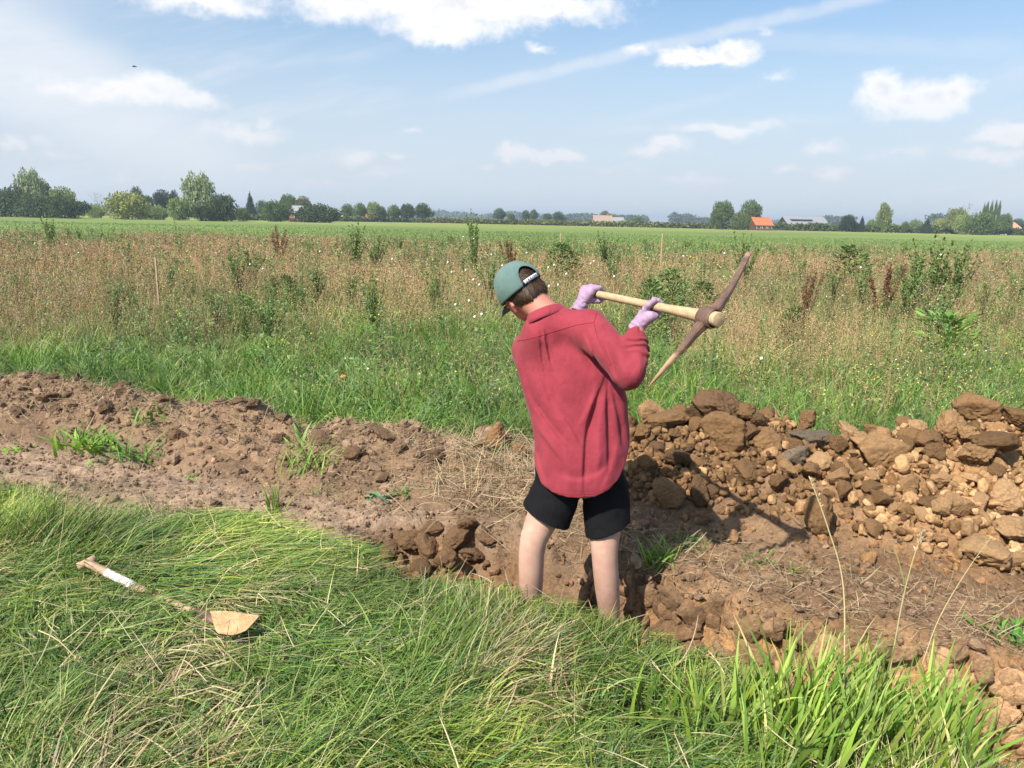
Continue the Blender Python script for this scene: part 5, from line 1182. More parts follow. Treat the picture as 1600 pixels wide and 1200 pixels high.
rosette(482, 722, 80, .26, .010, [(.2, .33, .06), (.28, .40, .10), (.15, .26, .04)], 'yellow green grass clump on the ridge left of the straw patch', 707, .9, .3, spread=.07)
rosette(478, 700, 16, .19, .034, [(.30, .42, .10), (.22, .36, .07)], 'pale broad leaves growing out of the yellow green grass clump', 708, .7, .3, spread=.04)
rosette(508, 762, 30, .13, .006, GR, 'sparse grey green grass tuft on the path below the ridge', 709, 1., .9)
rosette(303, 742, 14, .05, .014, GR, 'tiny weed in the middle of the bare path', 710)
rosette(588, 778, 26, .10, .026, [(.13, .24, .12), (.17, .28, .15)], 'blue green rosette weed beside the filled trench end', 711, .8, .9, spread=.045)
rosette(632, 722, 40, .10, .006, GR, 'small grass tuft amid the dry straw on the ridge', 712, 1., .6, spread=.04)
rosette(770, 820, 70, .13, .007, GR, 'grass tuft clinging to the far trench bank left of the legs', 713, 1., .6, spread=.035)
rosette(427, 800, 40, .20, .007, [(.2, .3, .06)], 'wispy upright green sprig at the edge of the bare path', 714, .3, .1, spread=.02)
rosette(1075, 855, 50, .13, .006, GR, 'dark green grass tuft on the slope right of the shorts', 715, 1.1, .6, spread=.05)
rosette(1183, 880, 24, .12, .006, GR, 'thin grass tuft on the slope below the heap', 716, .8, .5)
rosette(1232, 900, 26, .14, .006, [(.2, .28, .07)], 'pale drooping grass tuft right of the thin one on the slope', 717, 1.3, .6)
rosette(1575, 1000, 40, .11, .022, [(.08, .2, .03), (.13, .27, .05)], 'dark leafy weed hanging over the cracked bank at the right edge', 718, .8, .6, spread=.045)
rosette(1022, 992, 60, .15, .010, LG, 'fresh green tuft at the trench edge right of the right leg', 719, .8, .4, spread=.035)

# tall plants in the field
def weed_mesh(kind, seed):
    r = np.random.default_rng(seed); parts = []; H = 1.0
    def add_leaves(P, L, az, w, c, a=1.0): parts.append(blades(P, L, az, np.full(len(P), a), np.full(len(P), a+.5), w, c*.85, c*1.1, 3, 1, None, int(r.integers(1e6)), [.4, 1, .8, .1]))
    if kind == 'bushy':                           # branching, narrow leaved
        ns = 16; az = r.uniform(0, 6.28, ns); ln = r.uniform(.03, .42, ns); hh = r.uniform(.55, 1.0, ns)*(1-.35*ln)
        for k in range(ns):
            m = 70; t = r.uniform(.12, 1, m); P = np.stack([np.cos(az[k])*ln[k]*t**1.2, np.sin(az[k])*ln[k]*t**1.2, hh[k]*t], 1); c = pal(m, [(.17, .25, .08), (.13, .20, .06), (.22, .29, .10)], [2, 2, 1], seed+k)
            add_leaves(P, r.uniform(.04, .11, m)*(1.1-.6*t), r.uniform(0, 6.28, m), np.full(m, .020), c, .7)
            V, F = tube_np([(0, 0, 0), (np.cos(az[k])*ln[k]*.4, np.sin(az[k])*ln[k]*.4, hh[k]*.5), (np.cos(az[k])*ln[k], np.sin(az[k])*ln[k], hh[k])], [.006, .004, .002], 5); parts.append((V, F, np.tile([[.16, .19, .07]], (len(V), 1))))
    elif kind == 'spire':                         # single stem, crowded leaves
        for k in range(3):
            dx, dy = r.normal(0, .07, 2); hh = (1, .8, .66)[k]; m = 120; t = r.uniform(.05, 1, m)**.8; P = np.stack([dx*(1+t), dy*(1+t), hh*t], 1); c = pal(m, [(.16, .25, .085), (.20, .29, .10), (.12, .19, .06)], [2, 2, 1], seed+k)
            add_leaves(P, .13*(1.15-t)+.02, r.uniform(0, 6.28, m), .020*(1.2-.7*t), c, 1.0)
            V, F = tube_np([(dx, dy, 0), (dx*2, dy*2, hh)], [.007, .003], 5); parts.append((V, F, np.tile([[.15, .2, .07]], (len(V), 1))))
    elif kind == 'dock':                          # rust brown seed spikes
        for k in range(7):
            dx, dy = r.normal(0, .16, 2); hh = r.uniform(.6, 1); m = 240; t = r.uniform(.35, 1, m); P = np.stack([dx*t, dy*t, hh*t], 1)+r.normal(0, .018, (m, 3)); parts.append(flakes(P, np.full(m, .028), pal(m, [(.19, .085, .045), (.14, .065, .04), (.24, .12, .06)], [2, 2, 1], seed+k), seed+k, .7))
            V, F = tube_np([(0, 0, 0), (dx, dy, hh)], [.006, .003], 5); parts.append((V, F, np.tile([[.2, .1, .06]], (len(V), 1))))
    elif kind == 'dockleaf':
        m = 220; th = r.uniform(0, 6.28, m); z = r.uniform(.0, .75, m); rr = r.uniform(.02, .3, m); P = np.stack([rr*np.cos(th), rr*np.sin(th), z], 1)
        parts.append(blades(P, r.uniform(.10, .24, m), th, np.full(m, .5), r.uniform(1, 1.9, m), r.uniform(.035, .075, m), pal(m, [(.12, .26, .05), (.16, .32, .06), (.10, .2, .04)], [2, 2, 1], seed), pal(m, [(.15, .3, .06), (.2, .36, .07)], [1, 1], seed+1), 5, 1, None, seed, [.2, .8, 1, .9, .6, .1]))
    else:                                         # broad leaved bush
        m = 900; th = r.uniform(0, 6.28, m); z = r.uniform(.03, 1, m); rr = .42*np.sqrt(r.uniform(0, 1, m))*np.sin(np.clip(z*.85+.15, 0, 1)*math.pi)**.5; P = np.stack([rr*np.cos(th), rr*np.sin(th), z*.9], 1)
        add_leaves(P, r.uniform(.05, .12, m), th+r.normal(0, .8, m), r.uniform(.022, .042, m), pal(m, [(.10, .165, .05), (.135, .21, .06), (.18, .26, .08)], [2, 2, 1], seed), .9)
        V, F = tube_np([(0, 0, 0), (0, 0, .8)], [.012, .005], 5); parts.append((V, F, np.tile([[.15, .2, .07]], (len(V), 1))))
    V, F, C = merge(parts); return mesh_np('tall_weed', V, F, M_LEAF, np.clip(C, .01, .9), link=False).data
WM = {k: [weed_mesh(k, 800+i*10+j) for j in range(2)] for i, k in enumerate(('bushy', 'spire', 'dock', 'bush', 'dockleaf'))}
def tall(px, ptop, Y, kind, H, label, group=None, wide=1.0, seed=0, name='tall_weed', cat='weed'):
    """plant whose top shows at (px, ptop) at distance Y; H its height"""
    p = atY(px, ptop, Y); zg = float(height(np.array([p.x]), np.array([p.y]))[0]); H = p.z-zg if H is None else H
    o = bpy.data.objects.new(name, WM[kind][seed % 2]); S.collection.objects.link(o); o.location = (p.x, p.y, zg-.01); o.scale = (H*wide, H*wide, H); o.rotation_euler = (0, 0, seed*1.7)
    tag(o, label, cat, group)
tall(742, 318, 21, 'bushy', None, 'tallest green weed rising above the horizon left of the cap', None, .55, 1); tall(1170, 352, 19, 'bushy', None, 'bushy green weed right behind the tip of the pick', None, .8, 2)
tall(553, 338, 22, 'bushy', None, 'feathery green weed at the far field edge left of the tallest one', None, .9, 3); tall(587, 350, 21, 'bushy', None, 'second feathery weed just right of the feathery one at the far edge', None, .8, 4)
tall(76, 328, 26, 'bushy', None, 'round bushy weed in front of the dark trees at the far left', None, .8, 5); tall(950, 352, 22, 'bushy', None, 'spreading green weed between the two light stakes', None, .9, 6)
tall(1472, 352, 15, 'bushy', None, 'large spreading weed mound at the right of the field', None, 1.1, 7); tall(1440, 372, 14.5, 'bushy', None, 'lower left lobe of weeds beside the large weed mound', None, 1.1, 8)
tall(1505, 368, 14.8, 'bushy', None, 'weed with bare grey twigs right of the large weed mound', None, .9, 9)
tall(800, 371, 19, 'dock', None, 'rust brown dock with seed spikes beyond the cap', None, .9, 1, 'dock_plant'); tall(435, 350, 24, 'dock', None, 'small brown dock at the far edge of the field on the left', None, .8, 2, 'dock_plant')
tall(1330, 375, 19, 'bush', None, 'small dark green bush at the far edge of the field on the right', None, 1.1, 1, 'low_bush', 'bush'); tall(318, 425, 12.5, 'spire', None, 'dark green upright weed alone in the brown grass', None, .8, 2)
tall(282, 338, 24, 'spire', None, 'upright weed standing before the pale willow', None, .8, 3); tall(185, 425, 12.5, 'bushy', None, 'greyish weed clump in the brown grass left of the dark upright one', None, .8, 4)
tall(470, 375, 14, 'spire', None, 'dark leafy weed in the brown grass right of centre left', None, .9, 5); tall(1487, 470, 9.5, 'dockleaf', None, 'fresh green leafy clump in the grass at the right', None, 1.5, 6, 'low_bush', 'bush')
tall(1048, 408, 10.5, 'bush', None, 'dark green clump above the right glove', None, .8, 7, 'low_bush', 'bush'); tall(1018, 425, 9.6, 'bush', None, 'grey green clump left of the dark one above the right glove', None, .7, 8, 'low_bush', 'bush')
tall(880, 372, 17, 'bush', None, 'dark bushy clump beside the left light stake', None, .9, 9, 'low_bush', 'bush'); tall(1105, 372, 16, 'spire', None, 'narrow leafy spire left of the pick tip', None, .8, 10)
tall(600, 600, 6.0, 'spire', None, 'pale grey green thistle just behind the old ridge', None, .6, 11); tall(1115, 470, 7.5, 'spire', None, 'short leafy spire in the grass right of the pick head', None, .7, 12)
rw = np.random.default_rng(860)
for k in range(95):
    Y = float(9*(44/9)**rw.uniform(0, 1)); px = float(rw.uniform(0, 1600)); x = (px-800)/FPX*Y*1.03
    H = float(rw.uniform(.55, 1.05)); kd = ['bushy', 'bushy', 'bush', 'spire', 'dock', 'bushy', 'bush'][int(rw.integers(0, 7))]
    if kd == 'bush': H *= .7
    if kd == 'dock' and rw.uniform() < .85: kd = 'bushy'
    o = bpy.data.objects.new('field_weed', WM[kd][k % 2]); S.collection.objects.link(o); o.location = (x, Y, float(height(np.array([x]), np.array([Y]))[0])-.01); w = H*float(rw.uniform(.7, 1.15)); o.scale = (w, w, H); o.rotation_euler = (0, 0, float(rw.uniform(0, 6)))
    tag(o, 'scattered leafy weed standing up through the dry field grass', 'weed', 'leafy weeds scattered over the fallow field')
# white seed heads and flowers on thin stalks
def flower_mesh():
    v, f = ICO_S; parts = []; V = v*.0095+np.array([0, 0, 1.0]); q = np.concatenate([f, f[:, 2:3]], 1); 
    rr = np.random.default_rng(3); V = V+rr.normal(0, .002, V.shape)
    return V, f
ICO_S = ico(2)
M_WHITE = mat('white_petals', (.80, .80, .74), .8, .1); M_YEL = mat('yellow_petals', (.78, .60, .06), .8, .1); M_STEM = mat('green_stem', (.16, .22, .07), .8, .1)
fv, ff = flower_mesh(); FM = mesh_np('flower_head', fv, ff, M_WHITE, link=False).data; FY = mesh_np('flower_head', fv, ff, M_YEL, link=False).data
sv_, sf_ = tube_np([(0, 0, 0), (.01, 0, .5), (0, 0, 1)], [.003, .0025, .002], 5); SM = mesh_np('stalk', sv_, sf_, M_STEM, link=False).data
fl_px = [(785, 415, 11), (823, 395, 14), (768, 398, 13), (857, 418, 11), (866, 414, 11.5), (885, 428, 9.6), (923, 412, 12), (928, 408, 12.5), (858, 447, 8.6), (872, 445, 8.8), (749, 445, 9), (753, 491, 6.9), (740, 437, 9.4), (728, 422, 10), (706, 425, 10.5), (960, 432, 10),
         (742, 495, 6.6), (712, 476, 7.5), (733, 470, 7.7), (411, 420, 11), (391, 413, 12), (613, 405, 13), (700, 410, 12), (724, 370, 19), (740, 373, 18.5), (500, 393, 15), (105, 382, 18), (123, 395, 15.5), (55, 380, 18), (1190, 560, 5.9), (1068, 400, 12.5), (1132, 396, 13), (1470, 398, 12.5), (1345, 418, 10.5)]
for k, (px, py, Y) in enumerate(fl_px):
    p = atY(px, py, Y); zg = float(height(np.array([p.x]), np.array([p.y]))[0]); b = empty('white_flower', (p.x, p.y, zg)); H = max(.2, p.z-zg)
    for nm, me, sc, lz in (('flower_head', FM, 1.0, H), ('stalk', SM, 1.0, 0)):
        o = bpy.data.objects.new(nm, me); S.collection.objects.link(o); o.parent = b
        if nm == 'stalk': o.scale = (1, 1, H)
        else: o.location = (0, 0, H-1.0*(1+Y/25)); o.scale = (1+Y/25,)*3
    tag(b, 'small white seed head on a thin stalk in the field', 'flower', 'white seed heads dotted over the field')
# stakes and an orange scrap
def stake(px, ptop, Y, H, w, label):
    p = atY(px, ptop, Y); zt = p.z; z0 = min(zt-H, float(height(np.array([p.x]), np.array([p.y]))[0])-.02); V, F, = rect_loft([(np.array((p.x, p.y, z)), np.array((1., 0, 0)), np.array((0, 1., 0)), w*k, w*k) for z, k in ((z0, 1), (zt-.03, 1), (zt-.008, .9), (zt, .5))])
    b = mesh_np('wooden_stake', V-np.array((p.x, p.y, z0)), F, M_WOOD2, smooth=False); b.location = (p.x, p.y, z0); tag(b, label, 'stake')
stake(243, 404, 11.5, .6, .014, 'pale stake in the brown grass at the left'); stake(876, 365, 22, .7, .017, 'pale stake near the far field edge, left one of two'); stake(1035, 366, 22, .7, .020, 'pale stake near the far field edge, right one of two')
pv, pf = clod_mesh(333, .8, ICO_S, 8); p = gz(538, 612); o = mesh_np('orange_leaf_scrap', pv*np.array((.05, .03, .018)), pf, mat('orange_scrap', (.62, .22, .08), .7, .2)); o.location = (p.x, p.y, p.z+.14); tag(o, 'small orange brown scrap lying in the green grass behind the ridge', 'scrap')

# ------------------------------------------------------------------ far trees, hedge, houses
M_CROWN = None
def crown_build(N, p):
    oc = N.n('ShaderNodeObjectInfo').outputs['Color']; at = N.n('ShaderNodeAttribute', attribute_name='Col').outputs[0]
    N.put(p.inputs['Base Color'], N.mix(1.0, oc, at, 'MULTIPLY'))
M_CROWN = mat('tree_leaves', None, .65, .2, crown_build, .22); M_BARK = mat('bark', (.10, .08, .06), .95, .1)
def crown_mesh(kind, seed, n=3600):
    """unit crown: base at z 0, top at z 1, half width 1 (scaled per tree); many leaf clumps"""
    r = np.random.default_rng(seed)
    if kind == 'round': lob = [(0, 0, .56, .78, .44)]+[(r.uniform(-.6, .6), r.uniform(-.6, .6), r.uniform(.3, .8), r.uniform(.28, .48), r.uniform(.14, .26)) for _ in range(11)]
    elif kind == 'tall': lob = [(0, 0, .5, .52, .48), (.1, 0, .8, .38, .2), (-.2, .1, .66, .45, .25), (.35, 0, .45, .5, .3), (-.4, 0, .35, .45, .28)]+[(r.uniform(-.65, .65), r.uniform(-.5, .5), r.uniform(.15, .8), r.uniform(.22, .38), r.uniform(.10, .2)) for _ in range(12)]
    elif kind == 'plume': lob = [(-.35, 0, .62, .34, .36), (.15, .1, .6, .38, .4), (.6, 0, .5, .3, .34), (0, 0, .3, .8, .3), (-.6, 0, .3, .35, .28)]+[(r.uniform(-.8, .8), r.uniform(-.5, .5), r.uniform(.15, .9), r.uniform(.14, .26), r.uniform(.08, .15)) for _ in range(16)]
    elif kind == 'mound': lob = [(0, 0, .42, .95, .5), (.4, 0, .4, .55, .42), (-.4, 0, .4, .55, .45)]+[(r.uniform(-.8, .8), r.uniform(-.6, .6), r.uniform(.3, .72), r.uniform(.22, .4), r.uniform(.16, .28)) for _ in range(12)]
    elif kind == 'cone': lob = [(0, 0, z, .95*(1-z)+.08, .12) for z in np.linspace(.06, .94, 12)]+[(r.uniform(-.6, .6)*(1-z), r.uniform(-.6, .6)*(1-z), z, .35*(1-z)+.08, .09) for z in r.uniform(.1, .8, 14)]
    else: lob = [(r.uniform(-.25, .25), r.uniform(-.25, .25), z, .72*min(1, (1.04-z)*4.5)+.05, .13) for z in np.linspace(.1, .93, 9)]       # poplar
    lob = np.array(lob); w = lob[:, 3]**1.5*lob[:, 4]; i = r.choice(len(lob), n, p=w/w.sum()); d = r.normal(0, 1, (n, 3)); d /= np.linalg.norm(d, axis=1)[:, None]; q = r.uniform(.0, 1, n)**.3
    P = np.stack([lob[i, 0]+d[:, 0]*lob[i, 3]*q, lob[i, 1]+d[:, 1]*lob[i, 3]*q, lob[i, 2]+d[:, 2]*lob[i, 4]*q], 1); P[:, 2] = np.clip(P[:, 2], .0, 1.04)
    tone = 1+.28*fbm(P[:, 0]*2.2+seed, P[:, 1]*2.2, P[:, 2]*3.5, o=3, seed=9)+r.normal(0, .13, n); c = np.clip(tone, .4, 1.8)[:, None]*np.array([[1, 1, 1]])
    c = c*np.array([[1, 1, 1]])+r.normal(0, .04, (n, 3))
    V, F, C = flakes(P, r.uniform(.05, .11, n)*(1 if kind != 'poplar' else 1.3), np.clip(c, .2, 2), seed, .8, .2)
    return mesh_np('crown', V, F, M_CROWN, C, smooth=False, link=False).data
CM = {k: [crown_mesh(k, 30+i*7+j, 4200) for j in range(3 if k in ('round', 'mound') else 2)] for i, k in enumerate(('round', 'tall', 'plume', 'mound', 'cone', 'poplar'))}
tv, tf = tube_np([(0, 0, 0), (.04, .02, .4), (0, 0, 1)], [1, .75, .45], 8); TM = mesh_np('trunk', tv*np.array((1, 1, 1)), tf, M_BARK, link=False).data
HORG = []
def ground_y(px, D): 
    return atY(px, 0, D).x
def tree(px, ptop, wpx, D, kind, col, label, cat='tree', group=None, name='tree', pbase=None, clear=.12, seed=None):
    """tree whose top shows at (px, ptop) with crown width wpx, standing at distance D"""
    t = atY(px, ptop, D); H = t.z+.0; hw = wpx/2/FPX*D; k = len(HORG) if seed is None else seed; HORG.append(px)
    b = empty(name, (t.x, D, 0)); tag(b, label, cat, group)
    c = bpy.data.objects.new('crown', CM[kind][k % len(CM[kind])]); S.collection.objects.link(c); c.parent = b; lo = H*clear; c.location = (0, 0, lo); c.scale = (hw, hw*(.9 if hw < H else .6), H-lo); c.rotation_euler = (0, 0, (0 if kind == 'plume' else k*2.1)); c.color = (*col, 1)
    o = bpy.data.objects.new('trunk', TM); S.collection.objects.link(o); o.parent = b; r_ = max(.12, H*.018); o.scale = (r_, r_, H*.62)
DK = (.055, .085, .030); MG = (.10, .145, .045); LGt = (.20, .255, .085); YG = (.27, .29, .085); WL = (.235, .285, .135); CF = (.035, .060, .032); BL = (.075, .115, .06)
T = [ # px, top, width, D, kind, colour, label, category
 (12, 288, 75, 165, 'mound', DK, 'dark shrub mass at the extreme left edge', 'shrub', 0), (44, 262, 46, 168, 'plume', WL, 'tall pale green tree rising out of the dark shrubs at the far left', 'tree', .1), (62, 280, 40, 175, 'tall', MG, 'mid green tree tucked right behind the tall pale one at the far left', 'tree', .1),
 (60, 300, 75, 160, 'mound', DK, 'dark shrub under the tall pale tree at the far left', 'shrub', 0), (96, 291, 44, 166, 'round', LGt, 'light green tree at the right end of the dark shrub mass', 'tree', .1), (104, 306, 52, 158, 'mound', DK, 'dark low shrub ending the left tree group', 'shrub', 0),
 (148, 318, 26, 185, 'mound', LGt, 'small pale shrub between the left tree group and the round yellow green bush', 'shrub', 0), (195, 295, 76, 165, 'mound', YG, 'large round yellow green bush', 'bush', 0), (212, 292, 26, 210, 'round', DK, 'dark tree peeping over the large yellow green bush', 'tree', .1), (230, 305, 20, 205, 'round', DK, 'small dark tree just right of the yellow green bush', 'tree', .1),
 (253, 296, 34, 210, 'round', CF, 'dark rounded tree left of the pale willow', 'tree', .12), (271, 297, 18, 215, 'round', CF, 'small dark rounded tree touching the larger dark rounded one', 'tree', .1), (246, 319, 28, 172, 'mound', LGt, 'bright low shrub below the dark rounded tree', 'shrub', 0),
 (226, 316, 30, 180, 'mound', MG, 'dull green low shrub between the yellow green bush and the bright shrub', 'shrub', 0), (280, 305, 40, 168, 'mound', LGt, 'light green bush at the left foot of the pale willow', 'bush', 0), (309, 268, 54, 170, 'plume', WL, 'tallest pale grey green willow left of centre', 'tree', .05), (347, 299, 50, 165, 'mound', DK, 'dark green bush at the right foot of the pale willow', 'bush', 0), (325, 318, 60, 162, 'mound', DK, 'dark low bush under the pale willow', 'bush', 0),
 (390, 301, 22, 215, 'cone', CF, 'single dark conifer right of the willow group', 'conifer', .05), (378, 322, 26, 180, 'mound', MG, 'low shrub at the left foot of the single dark conifer', 'shrub', 0), (430, 310, 46, 185, 'mound', MG, 'green bush left of the grey roofed house', 'bush', 0), (450, 303, 32, 215, 'round', MG, 'tree standing behind the green bush and grey roof', 'tree', .1), (474, 306, 30, 225, 'round', (.14, .14, .05), 'brownish green tree behind the grey roof', 'tree', .1),
 (408, 313, 24, 230, 'round', BL, 'hazy tree between the single conifer and the green bush', 'tree', .1), (496, 316, 66, 180, 'mound', DK, 'wide dark bush right of the grey roofed house', 'bush', 0),
 (543, 318, 24, 250, 'round', MG, 'small tree left of the orange roof', 'tree', .1), (562, 317, 26, 245, 'round', MG, 'small tree right above the orange roof', 'tree', .1), (584, 315, 26, 245, 'round', LGt, 'lighter green tree right of the orange roof', 'tree', .1), (596, 322, 20, 240, 'round', DK, 'dark tree beside the small white house', 'tree', .1),
 (615, 320, 26, 245, 'round', MG, 'first of the three joined trees right of the white house', 'tree', .1), (637, 318, 26, 245, 'round', DK, 'middle of the three joined trees right of the white house', 'tree', .1), (661, 317, 30, 245, 'round', DK, 'last of the three joined trees right of the white house', 'tree', .1),
 (780, 325, 24, 330, 'round', BL, 'hazy tree right of the tallest field weed', 'tree', .1), (799, 333, 14, 320, 'round', MG, 'little green tree right of the hazy tree', 'tree', .1), (822, 328, 16, 340, 'round', BL, 'left one of two close bluish trees over the cap', 'tree', .1), (834, 327, 15, 340, 'round', BL, 'right one of two close bluish trees over the cap', 'tree', .1),
 (856, 333, 16, 350, 'round', BL, 'small bluish tree left of the wider bluish one', 'tree', .1), (873, 330, 22, 345, 'round', BL, 'wider bluish tree midway between cap and brown house', 'tree', .1), (945, 329, 20, 330, 'round', MG, 'green tree right behind the brown roofed house', 'tree', .1), (959, 334, 14, 330, 'round', LGt, 'pale small tree over the grey roof by the brown house', 'tree', .1),
 (996, 337, 22, 300, 'mound', MG, 'dark green bush right of the brown roofed house', 'bush', 0), (975, 343, 14, 280, 'mound', DK, 'small dark bush at the grey roofed annexe', 'bush', 0),
 (1133, 313, 36, 230, 'round', MG, 'large round crowned tree, left of the pair by the orange roof', 'tree', .1), (1121, 325, 22, 228, 'round', MG, 'smaller crown at the left side of the round pair', 'tree', .08), (1173, 312, 38, 232, 'round', MG, 'large round crowned tree, right of the pair by the orange roof', 'tree', .1), (1157, 329, 28, 222, 'mound', (.13, .16, .055), 'bush in front of the gap between the two round trees', 'bush', 0),
 (1327, 335, 26, 240, 'round', CF, 'dark pine like tree right of the grey barn', 'conifer', .02), (1348, 338, 16, 240, 'cone', CF, 'smaller dark conifer beside the dark pine like tree', 'conifer', .02), (1366, 341, 22, 250, 'mound', LGt, 'pale shrub left of the lone tall tree', 'shrub', 0), (1384, 316, 27, 225, 'tall', (.17, .21, .07), 'lone tall light green tree on the right', 'tree', .05), (1415, 344, 14, 240, 'mound', MG, 'small shrub right of the lone tall tree', 'shrub', 0),
 (1433, 341, 24, 260, 'mound', LGt, 'pale bush left of the small dark pine', 'bush', 0), (1450, 341, 20, 235, 'cone', CF, 'small dark pine between pale bushes', 'conifer', .02), (1470, 339, 24, 250, 'mound', YG, 'pale yellow green bush right of the small dark pine', 'bush', 0), (1500, 324, 34, 235, 'round', (.17, .2, .07), 'olive green tree left of the poplars', 'tree', .05), (1508, 330, 26, 225, 'mound', LGt, 'light bush at the foot of the olive tree', 'bush', 0),
 (1535, 328, 46, 220, 'mound', MG, 'broad dark green tree in front of the poplars', 'tree', 0), (1574, 333, 24, 235, 'round', MG, 'round dark tree right of the poplars', 'tree', .05), (1592, 341, 22, 300, 'round', BL, 'hazy tree at the right edge above the orange house', 'tree', .1)]
for t in T: tree(t[0], t[1], t[2]*1.06, t[3], t[4], t[5], t[6], t[7], None, 'tree' if t[7] in ('tree', 'conifer') else t[7], clear=t[8])
for k, (px, pt) in enumerate(((1539, 322), (1544, 319), (1550, 318), (1557, 317), (1563, 318))): tree(px, pt, 6.5, 245, 'poplar', MG, 'slim poplar of the short row on the right', 'poplar', 'poplars in a short row', 'poplar_tree', clear=.02)
def bare_tree(px, ptop, D, label, seed, spread=1.0):
    t = atY(px, ptop, D); H = t.z; r = np.random.default_rng(seed); parts = []
    def br(p, d, L, rad, lv):
        q = p+d*L; V, F = tube_np([p, (p+q)/2+r.normal(0, L*.04, 3), q], [rad, rad*.8, rad*.55], 5); parts.append((V, F, np.tile([[1, 1, 1]], (len(V), 1))))
        if lv: 
            for _ in range(3): nd = d+r.normal(0, .42, 3)*spread; br(q, nd/np.linalg.norm(nd), L*.72, rad*.55, lv-1)
    br(np.zeros(3), np.array((0, 0, 1.)), H*.36, H*.012, 4); V, F, C = merge(parts); V[:, 2] *= H/V[:, 2].max(); o = mesh_np('bare_tree', V, F, mat('grey_bark', (.30, .26, .22), .9, .1)); o.location = (t.x, D, 0); tag(o, label, 'tree')
bare_tree(146, 299, 190, 'leafless thin tree left of the yellow green bush', 5); bare_tree(1516, 315, 240, 'leafless thin tree top between olive tree and poplars', 6)

def hedge(pts, D0, h, label, seed, col, n=9000, name='hedge'):
    """long clipped-looking hedge between picture columns pts[0], pts[1]"""
    a = Vector((atY(pts[0], 350, D0[0]).x, D0[0], 0)); b = Vector((atY(pts[1], 350, D0[1]).x, D0[1], 0)); L = (b-a).length; r = np.random.default_rng(seed)
    s = r.uniform(0, 1, n); hh = h*(1+.16*fbm(s*L*.25, s*0+seed, o=3))*(1+.10*vnoise(s*L*.9, s*0)); z = hh*r.uniform(0, 1, n)**.7; w = r.normal(0, .6, n); d = (b-a)/L
    P = np.stack([a.x+d.x*s*L-d.y*w, a.y+d.y*s*L+d.x*w, z], 1); c = np.array(col)[None]*(1+.3*fbm(s*L*.12, z*.5, o=3, seed=seed)+r.normal(0, .15, n))[:, None]
    V, F, C = flakes(P, r.uniform(.45, .95, n), np.clip(c, .01, .8), seed, .7, .2); mid = (a+b)/2; o = mesh_np(name, V-np.array(mid[:]), F, M_LEAF, C, smooth=False); o.location = mid; tag(o, label, 'hedge')
hedge((640, 1120), (262, 246), 1.25, 'long low hedge along the far crop edge, left stretch to the round trees', 61, (.135, .15, .05)); hedge((1118, 1680), (246, 236), 1.9, 'long low hedge along the far crop edge, right stretch past the barn', 62, (.095, .125, .045), 11000)
hedge((355, 650), (200, 262), 1.1, 'low dark hedge before the houses left of centre', 63, (.10, .135, .05), 5000)
def far_wood(px0, px1, D, h, seed, label, col, n=7000):
    x0 = atY(px0, 350, D).x; x1 = atY(px1, 350, D).x; r = np.random.default_rng(seed); x = r.uniform(x0, x1, n); hh = h*(.75+.45*fbm(x*.018, x*0+seed, o=4, seed=seed)+.12*vnoise(x*.09, x*0+3, seed=seed)); z = hh*r.uniform(0, 1, n)**.6; g = fbm(x*7.0/D, x*0+seed, o=3, seed=seed+5) > -.12; x, z = x[g], z[g]; n = len(x)
    P = np.stack([x, D+r.normal(0, 6, n), z], 1); c = np.array(col)[None]*(1+.25*fbm(x*.03, z*.2, o=3)+r.normal(0, .12, n))[:, None]; V, F, C = flakes(P, np.full(n, D*.0042), np.clip(c, .01, .8), seed, .8, .2)
    o = mesh_np('far_wood', V, F, M_LEAF, C, smooth=False); tag(o, label, None, None, 'stuff')
far_wood(-200, 1900, 1150, 9, 71, 'hazy blue woodland along the horizon', (.075, .105, .05), 15000); far_wood(680, 760, 520, 9.5, 72, 'pale hazy tree line left of the tallest weed', (.12, .145, .07), 2500); far_wood(1000, 1120, 820, 9.5, 73, 'bluish tree line left of the round trees', (.07, .10, .05), 3500); far_wood(1290, 1330, 800, 11, 74, 'bluish tree line right of the grey barn', (.07, .10, .05), 1500)
far_wood(840, 1010, 900, 7.5, 75, 'bluish tree line behind the brown roofed house', (.07, .10, .05), 3500); far_wood(1380, 1620, 600, 10, 76, 'distant trees behind the right hand gardens', (.09, .12, .05), 4000)

def roof_mat(nm, col):
    def b(N, p):
        tc = N.n('ShaderNodeTexCoord').outputs['Object']; w = N.n('ShaderNodeTexWave', {'Vector': tc, 'Scale': 1.3, 'Distortion': .5}, bands_direction='Z').outputs[0]; n = N.noise(tc, 1.2, 5, .7)
        N.put(p.inputs['Base Color'], N.mix(N.m('ADD', N.m('MULTIPLY', w, .3), N.m('MULTIPLY', n, .6)), (*[v*.75 for v in col], 1), (*[min(1, v*1.2) for v in col], 1)))
    return mat(nm, None, .8, .2, b)
R_OR = roof_mat('orange_tiles', (.50, .16, .07)); R_OR2 = roof_mat('pale_orange_tiles', (.62, .30, .2)); R_BR = roof_mat('brown_tiles', (.36, .25, .2)); R_GR = roof_mat('grey_tiles', (.30, .31, .33)); R_ZN = roof_mat('grey_sheet', (.27, .28, .30))
W_WH = mat('white_render', (.74, .72, .68), .8, .2); W_BR = mat('dark_brick', (.13, .07, .055), .9, .1); W_DK = mat('dark_timber', (.045, .045, .05), .8, .2); W_BK = mat('brick_wall', (.34, .20, .15), .9, .1); M_WIN = mat('window_glass', (.03, .04, .05), .15, .5)
